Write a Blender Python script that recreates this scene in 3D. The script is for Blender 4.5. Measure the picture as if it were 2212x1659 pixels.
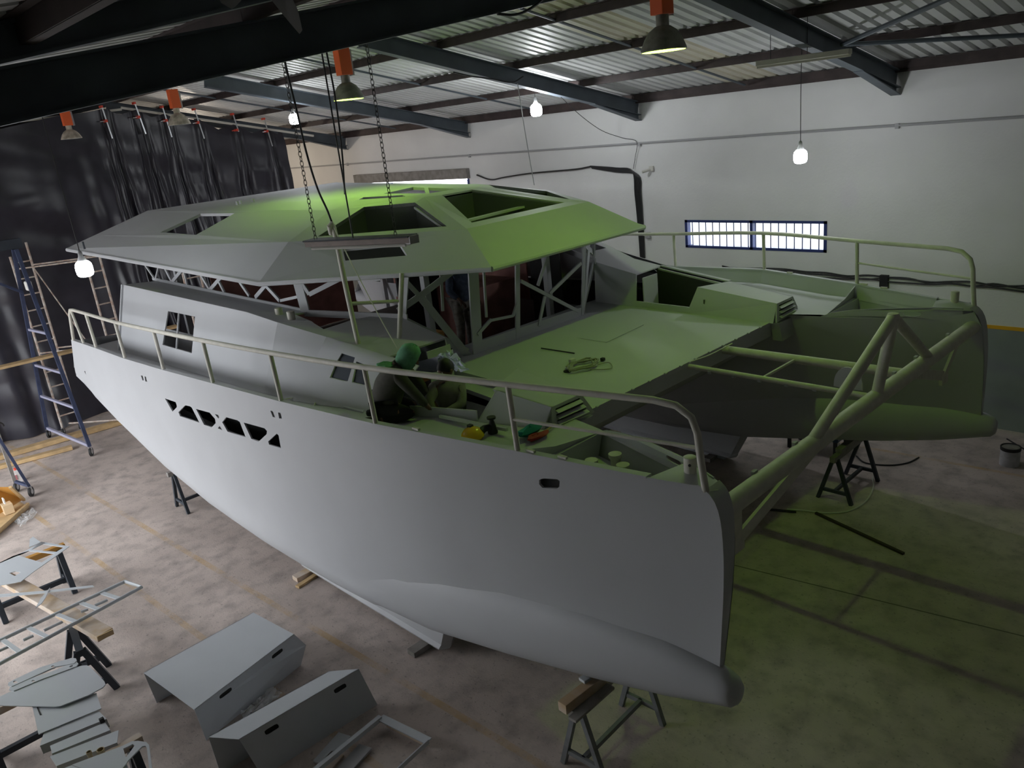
import bpy, bmesh, math, random
import numpy as np
from mathutils import Vector, Matrix
from mathutils.geometry import tessellate_polygon

for o in list(bpy.data.objects): bpy.data.objects.remove(o, do_unlink=True)
SC = bpy.context.scene
C = SC.collection
random.seed(7)

# ------------------------------------------------------------------ camera
FPX, CX, CY = 1707.4, 1106.0, 829.5
RM = np.array([[0.69756352, 0.70857094, -0.10645358],
               [0.15267972, -0.29214775, -0.9441073],
               [-0.70006717, 0.64232151, -0.31197602]])
HCAM = 5.8            # camera height above the shop floor
YC = 7.694            # centreline of the boat
cam_data = bpy.data.cameras.new('camera'); cam = bpy.data.objects.new('camera', cam_data); C.objects.link(cam)
cam_data.sensor_width = 36.0; cam_data.lens = FPX / 2212.0 * 36.0
cam_data.clip_start = 0.05; cam_data.clip_end = 300
m = Matrix.Identity(4)
for i in range(3):
    m[i][0] = RM[0][i]; m[i][1] = -RM[1][i]; m[i][2] = -RM[2][i]
m[2][3] = HCAM
cam.matrix_world = m
SC.camera = cam

# ------------------------------------------------------------------ world, exposure
SC.view_settings.view_transform = 'Standard'
SC.view_settings.look = 'None'
SC.view_settings.exposure = 0.16
SC.view_settings.gamma = 1.0
SC.view_settings.use_curve_mapping = False
w = bpy.data.worlds.new('sky'); SC.world = w; w.use_nodes = True
nt = w.node_tree; nt.nodes.clear()
bg = nt.nodes.new('ShaderNodeBackground'); wo = nt.nodes.new('ShaderNodeOutputWorld')
bg.inputs[0].default_value = (0.93, 0.96, 1.0, 1); bg.inputs[1].default_value = 5.6   # overcast daylight outside
nt.links.new(bg.outputs[0], wo.inputs[0])
LAMP_GREEN = 1000.0     # strength of the two burning high-bay lamps
BULB_WHITE = 38.0    # strength of the bare LED bulbs

def onz(u, v, z=0.0):
    d = RM.T @ np.array([u - CX, v - CY, FPX]); t = (z - HCAM) / d[2]
    return Vector((t * d[0], t * d[1], z))
def ony(u, v, y):
    d = RM.T @ np.array([u - CX, v - CY, FPX]); t = y / d[1]
    return Vector((t * d[0], y, HCAM + t * d[2]))
def onx(u, v, x):
    d = RM.T @ np.array([u - CX, v - CY, FPX]); t = x / d[0]
    return Vector((x, t * d[1], HCAM + t * d[2]))
def onplane(u, v, p, n):
    d = Vector(RM.T @ np.array([u - CX, v - CY, FPX])); o = Vector((0, 0, HCAM))
    t = (Vector(p) - o).dot(Vector(n)) / d.dot(Vector(n))
    return o + d * t

# ------------------------------------------------------------------ materials
MATS = {}
def mat(name, col, rough=0.6, metal=0.0, noise=0.0, nscale=6.0, bump=0.0, bscale=60.0, col2=None, emit=0.0, ecol=None, detail=4.0):
    if name in MATS: return MATS[name]
    M = bpy.data.materials.new(name); M.use_nodes = True
    t = M.node_tree; b = t.nodes['Principled BSDF']
    b.inputs['Base Color'].default_value = (*col, 1); b.inputs['Roughness'].default_value = rough; b.inputs['Metallic'].default_value = metal
    if noise or col2:
        tc = t.nodes.new('ShaderNodeNewGeometry')
        n = t.nodes.new('ShaderNodeTexNoise'); n.inputs['Scale'].default_value = nscale; n.inputs['Detail'].default_value = detail
        t.links.new(tc.outputs['Position'], n.inputs['Vector'])
        r = t.nodes.new('ShaderNodeValToRGB')
        c2 = col2 if col2 else tuple(max(0, c * (1 - noise)) for c in col)
        r.color_ramp.elements[0].position = 0.35; r.color_ramp.elements[1].position = 0.65
        r.color_ramp.elements[0].color = (*c2, 1); r.color_ramp.elements[1].color = (*col, 1)
        t.links.new(n.outputs['Fac'], r.inputs['Fac']); t.links.new(r.outputs['Color'], b.inputs['Base Color'])
    if bump:
        tc2 = t.nodes.new('ShaderNodeNewGeometry')
        n2 = t.nodes.new('ShaderNodeTexNoise'); n2.inputs['Scale'].default_value = bscale
        t.links.new(tc2.outputs['Position'], n2.inputs['Vector'])
        bp = t.nodes.new('ShaderNodeBump'); bp.inputs['Strength'].default_value = bump; bp.inputs['Distance'].default_value = 0.02
        t.links.new(n2.outputs['Fac'], bp.inputs['Height']); t.links.new(bp.outputs['Normal'], b.inputs['Normal'])
    if emit:
        b.inputs['Emission Color'].default_value = (*(ecol or col), 1); b.inputs['Emission Strength'].default_value = emit
    MATS[name] = M
    return M

PRIMER = mat('grey white primer', (0.485, 0.495, 0.515), 0.62, noise=0.05, nscale=1.2)
PRIMER_D = mat('bare grey primer', (0.42, 0.43, 0.44), 0.65, noise=0.1, nscale=3)
SHEETM = mat('primed sheet metal', (0.58, 0.61, 0.64), 0.55, noise=0.04, nscale=2)
TUBE = mat('primed tube', (0.62, 0.60, 0.53), 0.6, noise=0.12, nscale=9)
DARKSTEEL = mat('dark blue steel', (0.035, 0.045, 0.06), 0.55, noise=0.3, nscale=3)
RAFTER = mat('painted rafter steel', (0.10, 0.122, 0.145), 0.5, noise=0.3, nscale=2)
PURLIN = mat('red oxide purlin', (0.065, 0.045, 0.043), 0.7, noise=0.4, nscale=4)
GALV = mat('galvanised roof sheet', (0.66, 0.67, 0.66), 0.5, metal=0.0, noise=0.15, nscale=1.1)
GRP = mat('yellowed translucent roof sheet', (0.72, 0.68, 0.55), 0.5, noise=0.1, nscale=1.5)
WOOD = mat('pale pine', (0.62, 0.43, 0.22), 0.7, noise=0.25, nscale=5)
WOODW = mat('whitened pine', (0.60, 0.52, 0.45), 0.75, noise=0.25, nscale=5, col2=(0.50, 0.36, 0.22))
WOODO = mat('orange plywood', (0.55, 0.28, 0.06), 0.6, noise=0.15, nscale=4)
GREYWOOD = mat('grey dusty timber', (0.30, 0.28, 0.26), 0.85, noise=0.3, nscale=7)
BLUE = mat('blue enamel', (0.05, 0.065, 0.13), 0.45, noise=0.3, nscale=6)
BLUEFR = mat('blue window paint', (0.03, 0.05, 0.20), 0.45)
RUSTY = mat('worn scaffold paint', (0.60, 0.55, 0.50), 0.7, noise=0.5, nscale=12, col2=(0.40, 0.28, 0.22))
STEEL = mat('bare steel', (0.55, 0.56, 0.58), 0.35, metal=0.8)
RED = mat('red clamp', (0.65, 0.06, 0.03), 0.5)
ORANGE = mat('orange gear box', (0.80, 0.13, 0.03), 0.55)
ALUD = mat('dusty spun aluminium', (0.30, 0.29, 0.25), 0.5, metal=0.3, noise=0.4, nscale=9)
ALUL = mat('dusty pale reflector', (0.62, 0.55, 0.45), 0.55, noise=0.4, nscale=9, col2=(0.30, 0.26, 0.20))
BLACK = mat('black rubber', (0.015, 0.015, 0.016), 0.6)
CABLE = mat('black cable', (0.02, 0.02, 0.022), 0.55)
WCABLE = mat('white cable', (0.65, 0.64, 0.58), 0.5)
CHAIN = mat('dull chain', (0.12, 0.12, 0.12), 0.5, metal=0.6)
PVC = mat('grey plastic', (0.40, 0.40, 0.41), 0.5)
WALLW = mat('whitewashed wall', (0.82, 0.82, 0.81), 0.9, noise=0.08, nscale=0.7, bump=0.15, bscale=25)
WALLG = mat('grey dado paint', (0.28, 0.31, 0.32), 0.6, noise=0.15, nscale=1.5)
WALLD = mat('plain grey block wall', (0.42, 0.41, 0.40), 0.9, noise=0.12, nscale=1.0)
YELLOW = mat('yellow line paint', (0.80, 0.42, 0.02), 0.5)
PINK = mat('pink lining panel', (0.42, 0.20, 0.17), 0.8, noise=0.3, nscale=4)
DARKIN = mat('dark interior', (0.03, 0.03, 0.03), 0.8)
PALEP = mat('pale paper', (0.80, 0.78, 0.74), 0.8)

# floor: dusty concrete, worn yellow lines, one cut joint
def floor_mat():
    M = bpy.data.materials.new('dusty concrete floor'); M.use_nodes = True
    t = M.node_tree; b = t.nodes['Principled BSDF']; b.inputs['Roughness'].default_value = 0.75
    g = t.nodes.new('ShaderNodeNewGeometry'); sp = t.nodes.new('ShaderNodeSeparateXYZ'); t.links.new(g.outputs['Position'], sp.inputs[0])
    def noise(sc, det=6, rough=0.55):
        n = t.nodes.new('ShaderNodeTexNoise'); n.inputs['Scale'].default_value = sc; n.inputs['Detail'].default_value = det; n.inputs['Roughness'].default_value = rough
        t.links.new(g.outputs['Position'], n.inputs['Vector']); return n.outputs['Fac']
    def math_(op, a, bb=None, clamp=False):
        n = t.nodes.new('ShaderNodeMath'); n.operation = op; n.use_clamp = clamp
        for i, x in enumerate((a, bb)):
            if x is None: continue
            if isinstance(x, (int, float)): n.inputs[i].default_value = x
            else: t.links.new(x, n.inputs[i])
        return n.outputs[0]
    def mix(f, a, bb):
        n = t.nodes.new('ShaderNodeMix'); n.data_type = 'RGBA'
        if isinstance(f, (int, float)): n.inputs[0].default_value = f
        else: t.links.new(f, n.inputs[0])
        for i, x in ((6, a), (7, bb)):
            if isinstance(x, tuple): n.inputs[i].default_value = (*x, 1)
            else: t.links.new(x, n.inputs[i])
        return n.outputs[2]
    def ramp(f, lo, hi):
        n = t.nodes.new('ShaderNodeMapRange'); n.inputs[1].default_value = lo; n.inputs[2].default_value = hi; t.links.new(f, n.inputs[0]); return n.outputs[0]
    base = mix(ramp(noise(0.55), 0.35, 0.65), (0.46, 0.39, 0.35), (0.62, 0.53, 0.48))
    base = mix(ramp(noise(3.5, 8), 0.45, 0.75), base, (0.32, 0.275, 0.25))
    base = mix(math_('MULTIPLY', ramp(noise(22, 3), 0.60, 0.72), 0.5), base, (0.12, 0.11, 0.10))
    def line(expr, half):
        return math_('SUBTRACT', 1.0, ramp(math_('ABSOLUTE', expr), half * 0.7, half))
    x, y = sp.outputs[0], sp.outputs[1]
    l1 = line(math_('SUBTRACT', y, math_('ADD', math_('MULTIPLY', x, 0.0557), 3.262)), 0.05)
    l2 = line(math_('SUBTRACT', y, math_('ADD', math_('MULTIPLY', x, 0.055), 4.22)), 0.05)
    l3 = line(math_('SUBTRACT', y, math_('ADD', math_('MULTIPLY', x, 0.055), 12.75)), 0.05)
    ll = math_('MAXIMUM', math_('MAXIMUM', l1, l2), l3)
    wear = ramp(noise(1.1, 9, 0.75), 0.40, 0.60)
    base = mix(math_('MULTIPLY', math_('MULTIPLY', ll, wear), 0.6), base, (0.52, 0.33, 0.11))
    jt = line(math_('SUBTRACT', y, math_('ADD', math_('MULTIPLY', x, 0.165), 8.85)), 0.012)
    jt2 = line(math_('ADD', x, 7.9), 0.012)
    base = mix(math_('MULTIPLY', jt, 0.8), base, (0.05, 0.05, 0.045))
    vor = t.nodes.new('ShaderNodeTexVoronoi'); vor.feature = 'DISTANCE_TO_EDGE'; vor.inputs['Scale'].default_value = 0.9; 
    mp = t.nodes.new('ShaderNodeVectorMath'); mp.operation = 'ADD'
    nc = t.nodes.new('ShaderNodeTexNoise'); nc.inputs['Scale'].default_value = 3.0; t.links.new(g.outputs['Position'], nc.inputs['Vector'])
    t.links.new(g.outputs['Position'], mp.inputs[0]); t.links.new(nc.outputs['Color'], mp.inputs[1]); t.links.new(mp.outputs[0], vor.inputs['Vector'])
    crack = math_('MULTIPLY', math_('SUBTRACT', 1.0, ramp(vor.outputs['Distance'], 0.002, 0.008)), ramp(noise(0.8, 3), 0.52, 0.6))
    base = mix(math_('MULTIPLY', crack, 0.12), base, (0.06, 0.055, 0.05))
    t.links.new(base, b.inputs['Base Color'])
    bp = t.nodes.new('ShaderNodeBump'); bp.inputs['Strength'].default_value = 0.35; bp.inputs['Distance'].default_value = 0.01
    t.links.new(noise(45, 4), bp.inputs['Height']); t.links.new(bp.outputs['Normal'], b.inputs['Normal'])
    return M

# ------------------------------------------------------------------ mesh helpers
WL = {}   # world location of every parent object
class MB:
    def __init__(s): s.v = []; s.f = []
    def add(s, verts, faces):
        o = len(s.v); s.v += [tuple(p) for p in verts]; s.f += [tuple(i + o for i in f) for f in faces]; return s
    def box(s, c, d, rot=None):
        hx, hy, hz = d[0] / 2, d[1] / 2, d[2] / 2
        P = [Vector((sx * hx, sy * hy, sz * hz)) for sx in (-1, 1) for sy in (-1, 1) for sz in (-1, 1)]
        if rot is not None: P = [rot @ p for p in P]
        P = [p + Vector(c) for p in P]
        return s.add(P, [(0, 1, 3, 2), (4, 6, 7, 5), (0, 4, 5, 1), (2, 3, 7, 6), (0, 2, 6, 4), (1, 5, 7, 3)])
    def hexa(s, P):   # 8 points: bottom 4, top 4
        return s.add(P, [(3, 2, 1, 0), (4, 5, 6, 7), (0, 1, 5, 4), (1, 2, 6, 5), (2, 3, 7, 6), (3, 0, 4, 7)])
    def bar(s, a, b, w, h, up=(0, 0, 1)):   # rectangular bar a->b, h along up, w across
        a, b = Vector(a), Vector(b); d = (b - a)
        L = d.length; d = d / L; u = Vector(up); u = (u - d * u.dot(d))
        if u.length < 1e-4: u = Vector((1, 0, 0)) - d * d.x
        u.normalize(); r = d.cross(u)
        P = [a + r * sw * w / 2 + u * sh * h / 2 for sw, sh in ((-1, -1), (1, -1), (1, 1), (-1, 1))]
        Q = [p + d * L for p in P]
        return s.add(P + Q, [(3, 2, 1, 0), (4, 5, 6, 7), (0, 1, 5, 4), (1, 2, 6, 5), (2, 3, 7, 6), (3, 0, 4, 7)])
    def tube(s, path, r, n=8, cap=True):
        path = [Vector(p) for p in path]; N = len(path); rs = r if isinstance(r, (list, tuple)) else [r] * N
        t0 = (path[1] - path[0]).normalized(); u = Vector((0, 0, 1)).cross(t0)
        if u.length < 1e-3: u = Vector((1, 0, 0))
        u.normalize(); V = []
        for i, p in enumerate(path):
            t = (path[min(i + 1, N - 1)] - path[max(i - 1, 0)]).normalized()
            u = (u - t * u.dot(t)).normalized(); wv = t.cross(u)
            for k in range(n):
                a = 2 * math.pi * k / n; V.append(p + (u * math.cos(a) + wv * math.sin(a)) * rs[i])
        F = [(i * n + k, i * n + (k + 1) % n, (i + 1) * n + (k + 1) % n, (i + 1) * n + k) for i in range(N - 1) for k in range(n)]
        if cap: F += [tuple(range(n - 1, -1, -1)), tuple((N - 1) * n + k for k in range(n))]
        return s.add(V, F)
    def lathe(s, prof, c, n=20, axis=(0, 0, 1)):   # prof: list of (r, h)
        ax = Vector(axis).normalized(); u = Vector((1, 0, 0)) if abs(ax.x) < 0.9 else Vector((0, 1, 0)); u = (u - ax * u.dot(ax)).normalized(); wv = ax.cross(u)
        V = []; c = Vector(c)
        for r, h in prof:
            for k in range(n):
                a = 2 * math.pi * k / n; V.append(c + ax * h + (u * math.cos(a) + wv * math.sin(a)) * max(r, 1e-4))
        N = len(prof)
        F = [(i * n + k, i * n + (k + 1) % n, (i + 1) * n + (k + 1) % n, (i + 1) * n + k) for i in range(N - 1) for k in range(n)]
        F += [tuple(range(n - 1, -1, -1)), tuple((N - 1) * n + k for k in range(n))]
        return s.add(V, F)
    def plate(s, outer, holes=(), th=0.01, off=None):   # flat plate, extruded by th along -normal (or by the vector off)
        outer = [Vector(p) for p in outer]; holes = [[Vector(p) for p in h] for h in holes]
        nrm = Vector((0, 0, 0))
        for i in range(len(outer)): nrm += outer[i].cross(outer[(i + 1) % len(outer)])
        nrm.normalize(); d = Vector(off) if off is not None else -nrm * th
        loops = [outer] + holes; tri = tessellate_polygon(loops); pts = [p for l in loops for p in l]; n = len(pts)
        F = []
        for a, b, c in tri:
            if (pts[b] - pts[a]).cross(pts[c] - pts[a]).dot(nrm) < 0: b, c = c, b
            F.append((a, b, c)); F.append((a + n, c + n, b + n))
        o = 0
        for l in loops:
            k = len(l)
            for i in range(k):
                a, b = o + i, o + (i + 1) % k; F.append((a, a + n, b + n, b))
            o += k
        return s.add(pts + [p + d for p in pts], F)
    def grid(s, rows, closed=False):   # rows of equal length point lists -> quads
        n = len(rows[0]); V = [p for r in rows for p in r]
        F = [(i * n + k, (i + 1) * n + k, (i + 1) * n + (k + 1) % n, i * n + (k + 1) % n) for i in range(len(rows) - 1) for k in range(n if closed else n - 1)]
        return s.add(V, F)
    def build(s, name, material, parent=None, smooth=False, bevel=0.0, fix=True):
        loc = WL.get(parent.name, Vector((0, 0, 0))) if parent else Vector((0, 0, 0))
        me = bpy.data.meshes.new(name); me.from_pydata([tuple(Vector(p) - loc) for p in s.v], [], s.f)
        if fix:
            b = bmesh.new(); b.from_mesh(me); bmesh.ops.recalc_face_normals(b, faces=b.faces)
            if bevel:
                bmesh.ops.remove_doubles(b, verts=b.verts, dist=1e-5)
                ed = [e for e in b.edges if len(e.link_faces) == 2 and e.calc_face_angle(0) > 0.6]
                bmesh.ops.bevel(b, geom=ed, offset=bevel, segments=2, affect='EDGES', profile=0.5)
            b.to_mesh(me); b.free()
        o = bpy.data.objects.new(name, me); C.objects.link(o)
        if material is not None: me.materials.append(material)
        if smooth:
            for p in me.polygons: p.use_smooth = True
            try: me.set_sharp_from_angle(angle=math.radians(38))
            except Exception: pass
        if parent: o.parent = parent; WL[o.name] = loc.copy()
        else: WL[o.name] = Vector((0, 0, 0))
        return o

def thing(name, label, cat, loc=(0, 0, 0), group=None):
    o = bpy.data.objects.new(name, None); C.objects.link(o); o.empty_display_size = 0.2
    o.location = loc; WL[o.name] = Vector(loc); o['label'] = label; o['category'] = cat
    if group: o['group'] = group
    return o
def tag(o, label, cat, group=None):
    o['label'] = label; o['category'] = cat
    if group: o['group'] = group
    return o
def struct(o): o['kind'] = 'structure'; return o
def dup(root, delta, label=None, group=None, rotz=None):
    def cp(ch, par):
        c = ch.copy(); C.objects.link(c); c.parent = par
        for g in list(ch.children): cp(g, c)
        return c
    r = root.copy(); C.objects.link(r); r.location = Vector(root.location) + Vector(delta); WL[r.name] = Vector(r.location)
    if rotz is not None: r.rotation_euler[2] = rotz
    if label: r['label'] = label
    if group: r['group'] = group
    for ch in list(root.children): cp(ch, r)
    return r
def arc(c, u, v, r, a0, a1, n): # points on an arc in plane (u,v)
    c, u, v = Vector(c), Vector(u), Vector(v)
    return [c + (u * math.cos(a0 + (a1 - a0) * i / n) + v * math.sin(a0 + (a1 - a0) * i / n)) * r for i in range(n + 1)]
def lerp(a, b, t): return Vector(a) * (1 - t) + Vector(b) * t
def interp(xs, ys, x): return float(np.interp(x, xs, ys))
def spline(pts, n=8):   # Catmull-Rom through pts
    P = [Vector(p) for p in pts]; P = [P[0] * 2 - P[1]] + P + [P[-1] * 2 - P[-2]]; out = []
    for i in range(1, len(P) - 2):
        for k in range(n):
            t = k / n; a, b, c, d = P[i - 1:i + 3]
            out.append(0.5 * ((2 * b) + (c - a) * t + (2 * a - 5 * b + 4 * c - d) * t * t + (3 * b - a - 3 * c + d) * t ** 3))
    return out + [P[-2]]
# ================================================================== the shed
YW = 14.3             # right wall
YL = -2.4             # left wall
XB, XF = -28.0, 4.5   # back and front walls
ZE = 6.0
YR = 7.5              # ridge
def zrr(y): return 5.99 + 0.214 * (12.76 - y)          # underside of the right-hand rafters
def zrl(y): return 5.897 + 0.1547 * y             # underside of the left-hand rafters
def zraf(y): return zrr(y) if y >= YR else zrl(y)

fl = struct(MB().box(((XB + XF) / 2, (YW + YL) / 2, -0.1), (XF - XB, YW - YL, 0.2)).build('floor', floor_mat()))
gnd = MB().box((-12, YW + 20.3, -0.16), (90, 40, 0.2)).build('pavement', mat('pale yard paving', (0.26, 0.25, 0.24), 0.9, noise=0.2, nscale=2)); struct(gnd)
# right wall with the gate opening and the strip window
GX0, GX1, GZ = -21.6, -16.35, 4.52
WX0, WX1, WZ0, WZ1 = -9.65, -6.58, 2.90, 3.48
outer = [(XB, YW, 0), (GX0, YW, 0), (GX0, YW, GZ), (GX1, YW, GZ), (GX1, YW, 0), (XF, YW, 0), (XF, YW, ZE), (XB, YW, ZE)]
hole = [(WX0, YW, WZ0), (WX1, YW, WZ0), (WX1, YW, WZ1), (WX0, YW, WZ1)]
wr = struct(MB().plate(outer, [hole], off=(0, 0.25, 0)).build('wall_right', WALLW))
for a, b in ((XB, GX0), (GX1, XF)):
    d = MB().box(((a + b) / 2, YW - 0.004, 0.87), (b - a - 0.002, 0.008, 1.74)).build('dado', WALLG, wr)
    MB().box(((a + b) / 2, YW - 0.006, 1.77), (b - a - 0.002, 0.012, 0.06)).build('painted_line', YELLOW, wr)
LX0, LX1, LZ = -20.4, -10.2, 5.2      # unseen wide doorway of the left wall, added to let daylight onto the hull
struct(MB().plate([(XB, YL, 0), (LX0, YL, 0), (LX0, YL, LZ), (LX1, YL, LZ), (LX1, YL, 0), (XF, YL, 0), (XF, YL, 6.3), (XB, YL, 6.3)], off=(0, -0.2, 0)).build('wall_left', WALLD))
d2 = struct(MB().box((LX0 + .05, YL - .1, LZ / 2), (.1, .14, LZ)).build('added_doorway', BLUEFR)); MB().box((LX1 - .05, YL - .1, LZ / 2), (.1, .14, LZ)).build('jamb', BLUEFR, d2); MB().box(((LX0 + LX1) / 2, YL - .1, LZ + .1), (LX1 - LX0, .16, .2)).build('header', BLUEFR, d2)
struct(MB().box((-12, YL - 20.4, -0.16), (90, 40, 0.2)).build('pavement', mat('pale yard paving', (0.26, 0.25, 0.24), 0.9, noise=0.2, nscale=2)))
struct(MB().box((XF + 0.1, (YW + YL) / 2, 3.7), (0.2, YW - YL + 0.4, 7.6)).build('wall_front', WALLD))
struct(MB().box((XB - 0.1, (YW + YL) / 2, 3.7), (0.2, YW - YL + 0.4, 7.6)).build('wall_back', mat('cream back wall', (0.66, 0.60, 0.53), 0.9, noise=0.08, nscale=1)))

# ceiling: rafters, purlins, ribbed sheets
ce = MB().box(((XB + XF) / 2, YR, zraf(YR) + 0.52), (XF - XB, 0.5, 0.02)).build('ceiling', GALV); struct(ce)
def ibeam(mb, P, dep, fw=0.16, web=0.012, ft=0.016):
    # P: list of (x, y, z_low) lower-flange line; vertical web
    for i in range(len(P) - 1):
        a, b = Vector(P[i]), Vector(P[i + 1]); up = (0, 0, 1)
        mb.bar(a + Vector((0, 0, ft / 2)), b + Vector((0, 0, ft / 2)), fw, ft, up)
        mb.bar(a + Vector((0, 0, dep - ft / 2)), b + Vector((0, 0, dep - ft / 2)), fw, ft, up)
        mb.bar(a + Vector((0, 0, dep / 2)), b + Vector((0, 0, dep / 2)), web, dep - 2 * ft, up)
for xr in (-0.15, -5.45, -10.7, -16.15, -21.9, -27.3):
    mb = MB(); ibeam(mb, [(xr, YR, zraf(YR)), (xr, YW - 0.02, zrr(YW - 0.02))], 0.27)
    # haunch at the wall
    y0, y1 = YW - 0.02, YW - 1.5
    mb.add([(xr - 0.006, y0, zrr(y0)), (xr - 0.006, y1, zrr(y1)), (xr - 0.006, y0, 5.56), (xr + 0.006, y0, zrr(y0)), (xr + 0.006, y1, zrr(y1)), (xr + 0.006, y0, 5.56)], [(0, 1, 2), (5, 4, 3), (0, 3, 4, 1), (1, 4, 5, 2), (2, 5, 3, 0)])
    mb.bar((xr, y0, 5.56), (xr, y1, zrr(y1)), 0.16, 0.016)
    mb.build('rafter', RAFTER, ce)
    up_ = 0.0 if xr > -6 else 0.19; mb = MB(); ibeam(mb, [(xr, YL, zrl(YL) + up_), (xr, YR, zrl(YR) + up_)], 0.30 - up_, fw=0.17) 
    mb.build('rafter', RAFTER, ce)
mb = MB(); a_, b_ = onx(70, 150, -4.4), onx(560, 30, -4.4); d_ = (b_ - a_) / (b_.y - a_.y); up_ = Vector((0, 0, .05)); ibeam(mb, [a_ + d_ * (YL + .1 - a_.y) + up_, b_ + d_ * (5.0 - b_.y) + up_], .17, fw=.10); mb.build('tie_beam', RAFTER, ce)
PYR = (14.16, 12.5, 10.72, 9.02, 7.75); PYL = (7.25, 6.0, 4.6, 2.9, 1.2, -0.5, -2.2)
XRS = (XF, -0.15, -5.45, -10.7, -16.15, -21.9, -27.3)
for y in PYR + PYL:
    z = (zrr(y) + 0.27 if y >= YR else zrl(y) + 0.30)
    for i in range(len(XRS) - 1):
        a, b = XRS[i], XRS[i + 1]
        mb = MB(); mb.box(((a + b) / 2, y, z + 0.06), (abs(a - b) - 0.004, 0.012, 0.12)); mb.box(((a + b) / 2, y - 0.03, z + 0.114), (abs(a - b) - 0.004, 0.06, 0.012)); mb.box(((a + b) / 2, y + 0.03, z + 0.006), (abs(a - b) - 0.004, 0.06, 0.012))
        mb.build('purlin', PURLIN, ce)
# sag rods between purlins and wind bracing
mb = MB()
for xm in (-2.8, -8.1, -13.4, -19.0): mb.tube([(xm, 14.1, zrr(14.1) + 0.30), (xm, 7.7, zrr(7.7) + 0.30)], 0.02, 6)
mb.build('tie_rod', RAFTER, ce)
MB().tube([(-5.35, 12.0, zrr(12.0) + 0.2), (-0.2, 8.4, zrr(8.4) + 0.2)], 0.035, 8).build('brace', RAFTER, ce)
MB().tube([(-5.35, 12.0, zrr(12.0) + 0.2), (-0.2, 14.1, zrr(14.1) + 0.2)], 0.03, 8).build('brace', RAFTER, ce)
# ribbed sheets, about one metre wide
SWD = 1.0833
def sheet_mesh(y0, z0, y1, z1):
    prof = []
    p = SWD / 5
    for k in range(5):
        a = k * p
        prof += [(a, 0), (a + p * 0.58, 0), (a + p * 0.64, 0.055), (a + p * 0.94, 0.055)]
    prof.append((SWD, 0)); V = []; F = []
    for yy, zz in ((y0, z0), (y1, z1)):
        V += [(x, yy, zz + h) for x, h in prof]
    n = len(prof); F = [(k, k + 1, n + k + 1, n + k) for k in range(n - 1)]
    me = bpy.data.meshes.new('roof_sheet'); me.from_pydata(V, [], F); return me
offR = 0.27 + 0.122; offL = 0.30 + 0.122
mR = sheet_mesh(YW + 0.3, zrr(YW + 0.3) + offR, YR, zrr(YR) + offR); mL = sheet_mesh(YR, zrl(YR) + offL, YL - 0.3, zrl(YL - 0.3) + offL)
mR2 = mR.copy(); mR.materials.append(GALV); mR2.materials.append(GRP); mL.materials.append(GALV)
for i in range(30):
    x = XB + i * SWD
    if x + SWD > XF + 0.6: break
    for me in ((mR2 if i in (18, 24) else mR), mL):
        o = bpy.data.objects.new('roof_sheet', me); C.objects.link(o); o.location = (x, 0, 0); o.parent = ce

# eaves filler above the right wall
struct(MB().box(((XB + XF) / 2, YW - 0.05, ZE - 0.04), (XF - XB, 0.10, 0.11)).build('trim_1', PURLIN))

# strip window with its grille
wn = MB()
for a, b, c_, d in ((WX0, WX1, WZ1 - 0.05, WZ1), (WX0, WX1, WZ0, WZ0 + 0.05)): wn.box(((a + b) / 2, YW + 0.05, (c_ + d) / 2), (b - a, 0.12, d - c_))
for x in (WX0 + 0.025, (WX0 + WX1) / 2, WX1 - 0.03): wn.box((x, YW + 0.05, (WZ0 + WZ1) / 2), (0.06, 0.12, WZ1 - WZ0))
wn = struct(wn.build('window_1', BLUEFR))
nb = 19
for i in range(1, nb):
    x = WX0 + (WX1 - WX0) * i / nb
    MB().tube([(x, YW + 0.02, WZ0), (x, YW + 0.02, WZ1)], 0.011, 6).build('bar', BLUEFR, wn)
gl = bpy.data.materials.new('dusty window glass'); gl.use_nodes = True
gt = gl.node_tree; gb = gt.nodes['Principled BSDF']; gb.inputs['Base Color'].default_value = (0.9, 0.95, 0.95, 1); gb.inputs['Roughness'].default_value = 0.25; gb.inputs['Transmission Weight'].default_value = 1.0; gb.inputs['IOR'].default_value = 1.05
for k in (0, 1):
    a = WX0 + (WX1 - WX0) / 2 * k
    MB().box((a + (WX1 - WX0) / 4, YW + 0.07, (WZ0 + WZ1) / 2), ((WX1 - WX0) / 2 - 0.06, 0.006, WZ1 - WZ0 - 0.08)).build('pane', gl, wn)

# gate in the right wall: concrete lintel, blue leaves folded back outside
g = thing('lintel', 'rough grey lintel beam over the bright gate opening', 'lintel', ((GX0 + GX1) / 2, YW - 0.1, GZ)); 
MB().box(((GX0 + GX1) / 2, YW - 0.06, GZ + 0.14), (GX1 - GX0 + 0.1, 0.12, 0.26)).build('beam', GREYWOOD, g, bevel=0.01)
dr = struct(MB().box((GX0 + 0.05, YW + 0.1, GZ / 2), (0.1, 0.16, GZ)).build('door_1', BLUEFR))
MB().box((GX1 - 0.05, YW + 0.1, GZ / 2), (0.1, 0.16, GZ)).build('jamb', BLUEFR, dr)
for k in range(4):
    MB().box((GX0 + 0.1 + 0.16 + k * 0.33, YW + 0.30, GZ / 2 - 0.02), (0.30, 0.03, GZ - 0.06)).build('panel', mat('blue gate sheet', (0.03, 0.09, 0.35), 0.5), dr)
MB().box((GX1 - 0.25, YW + 0.30, GZ / 2 - 0.02), (0.36, 0.03, GZ - 0.06)).build('panel', MATS['blue gate sheet'], dr)

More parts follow.
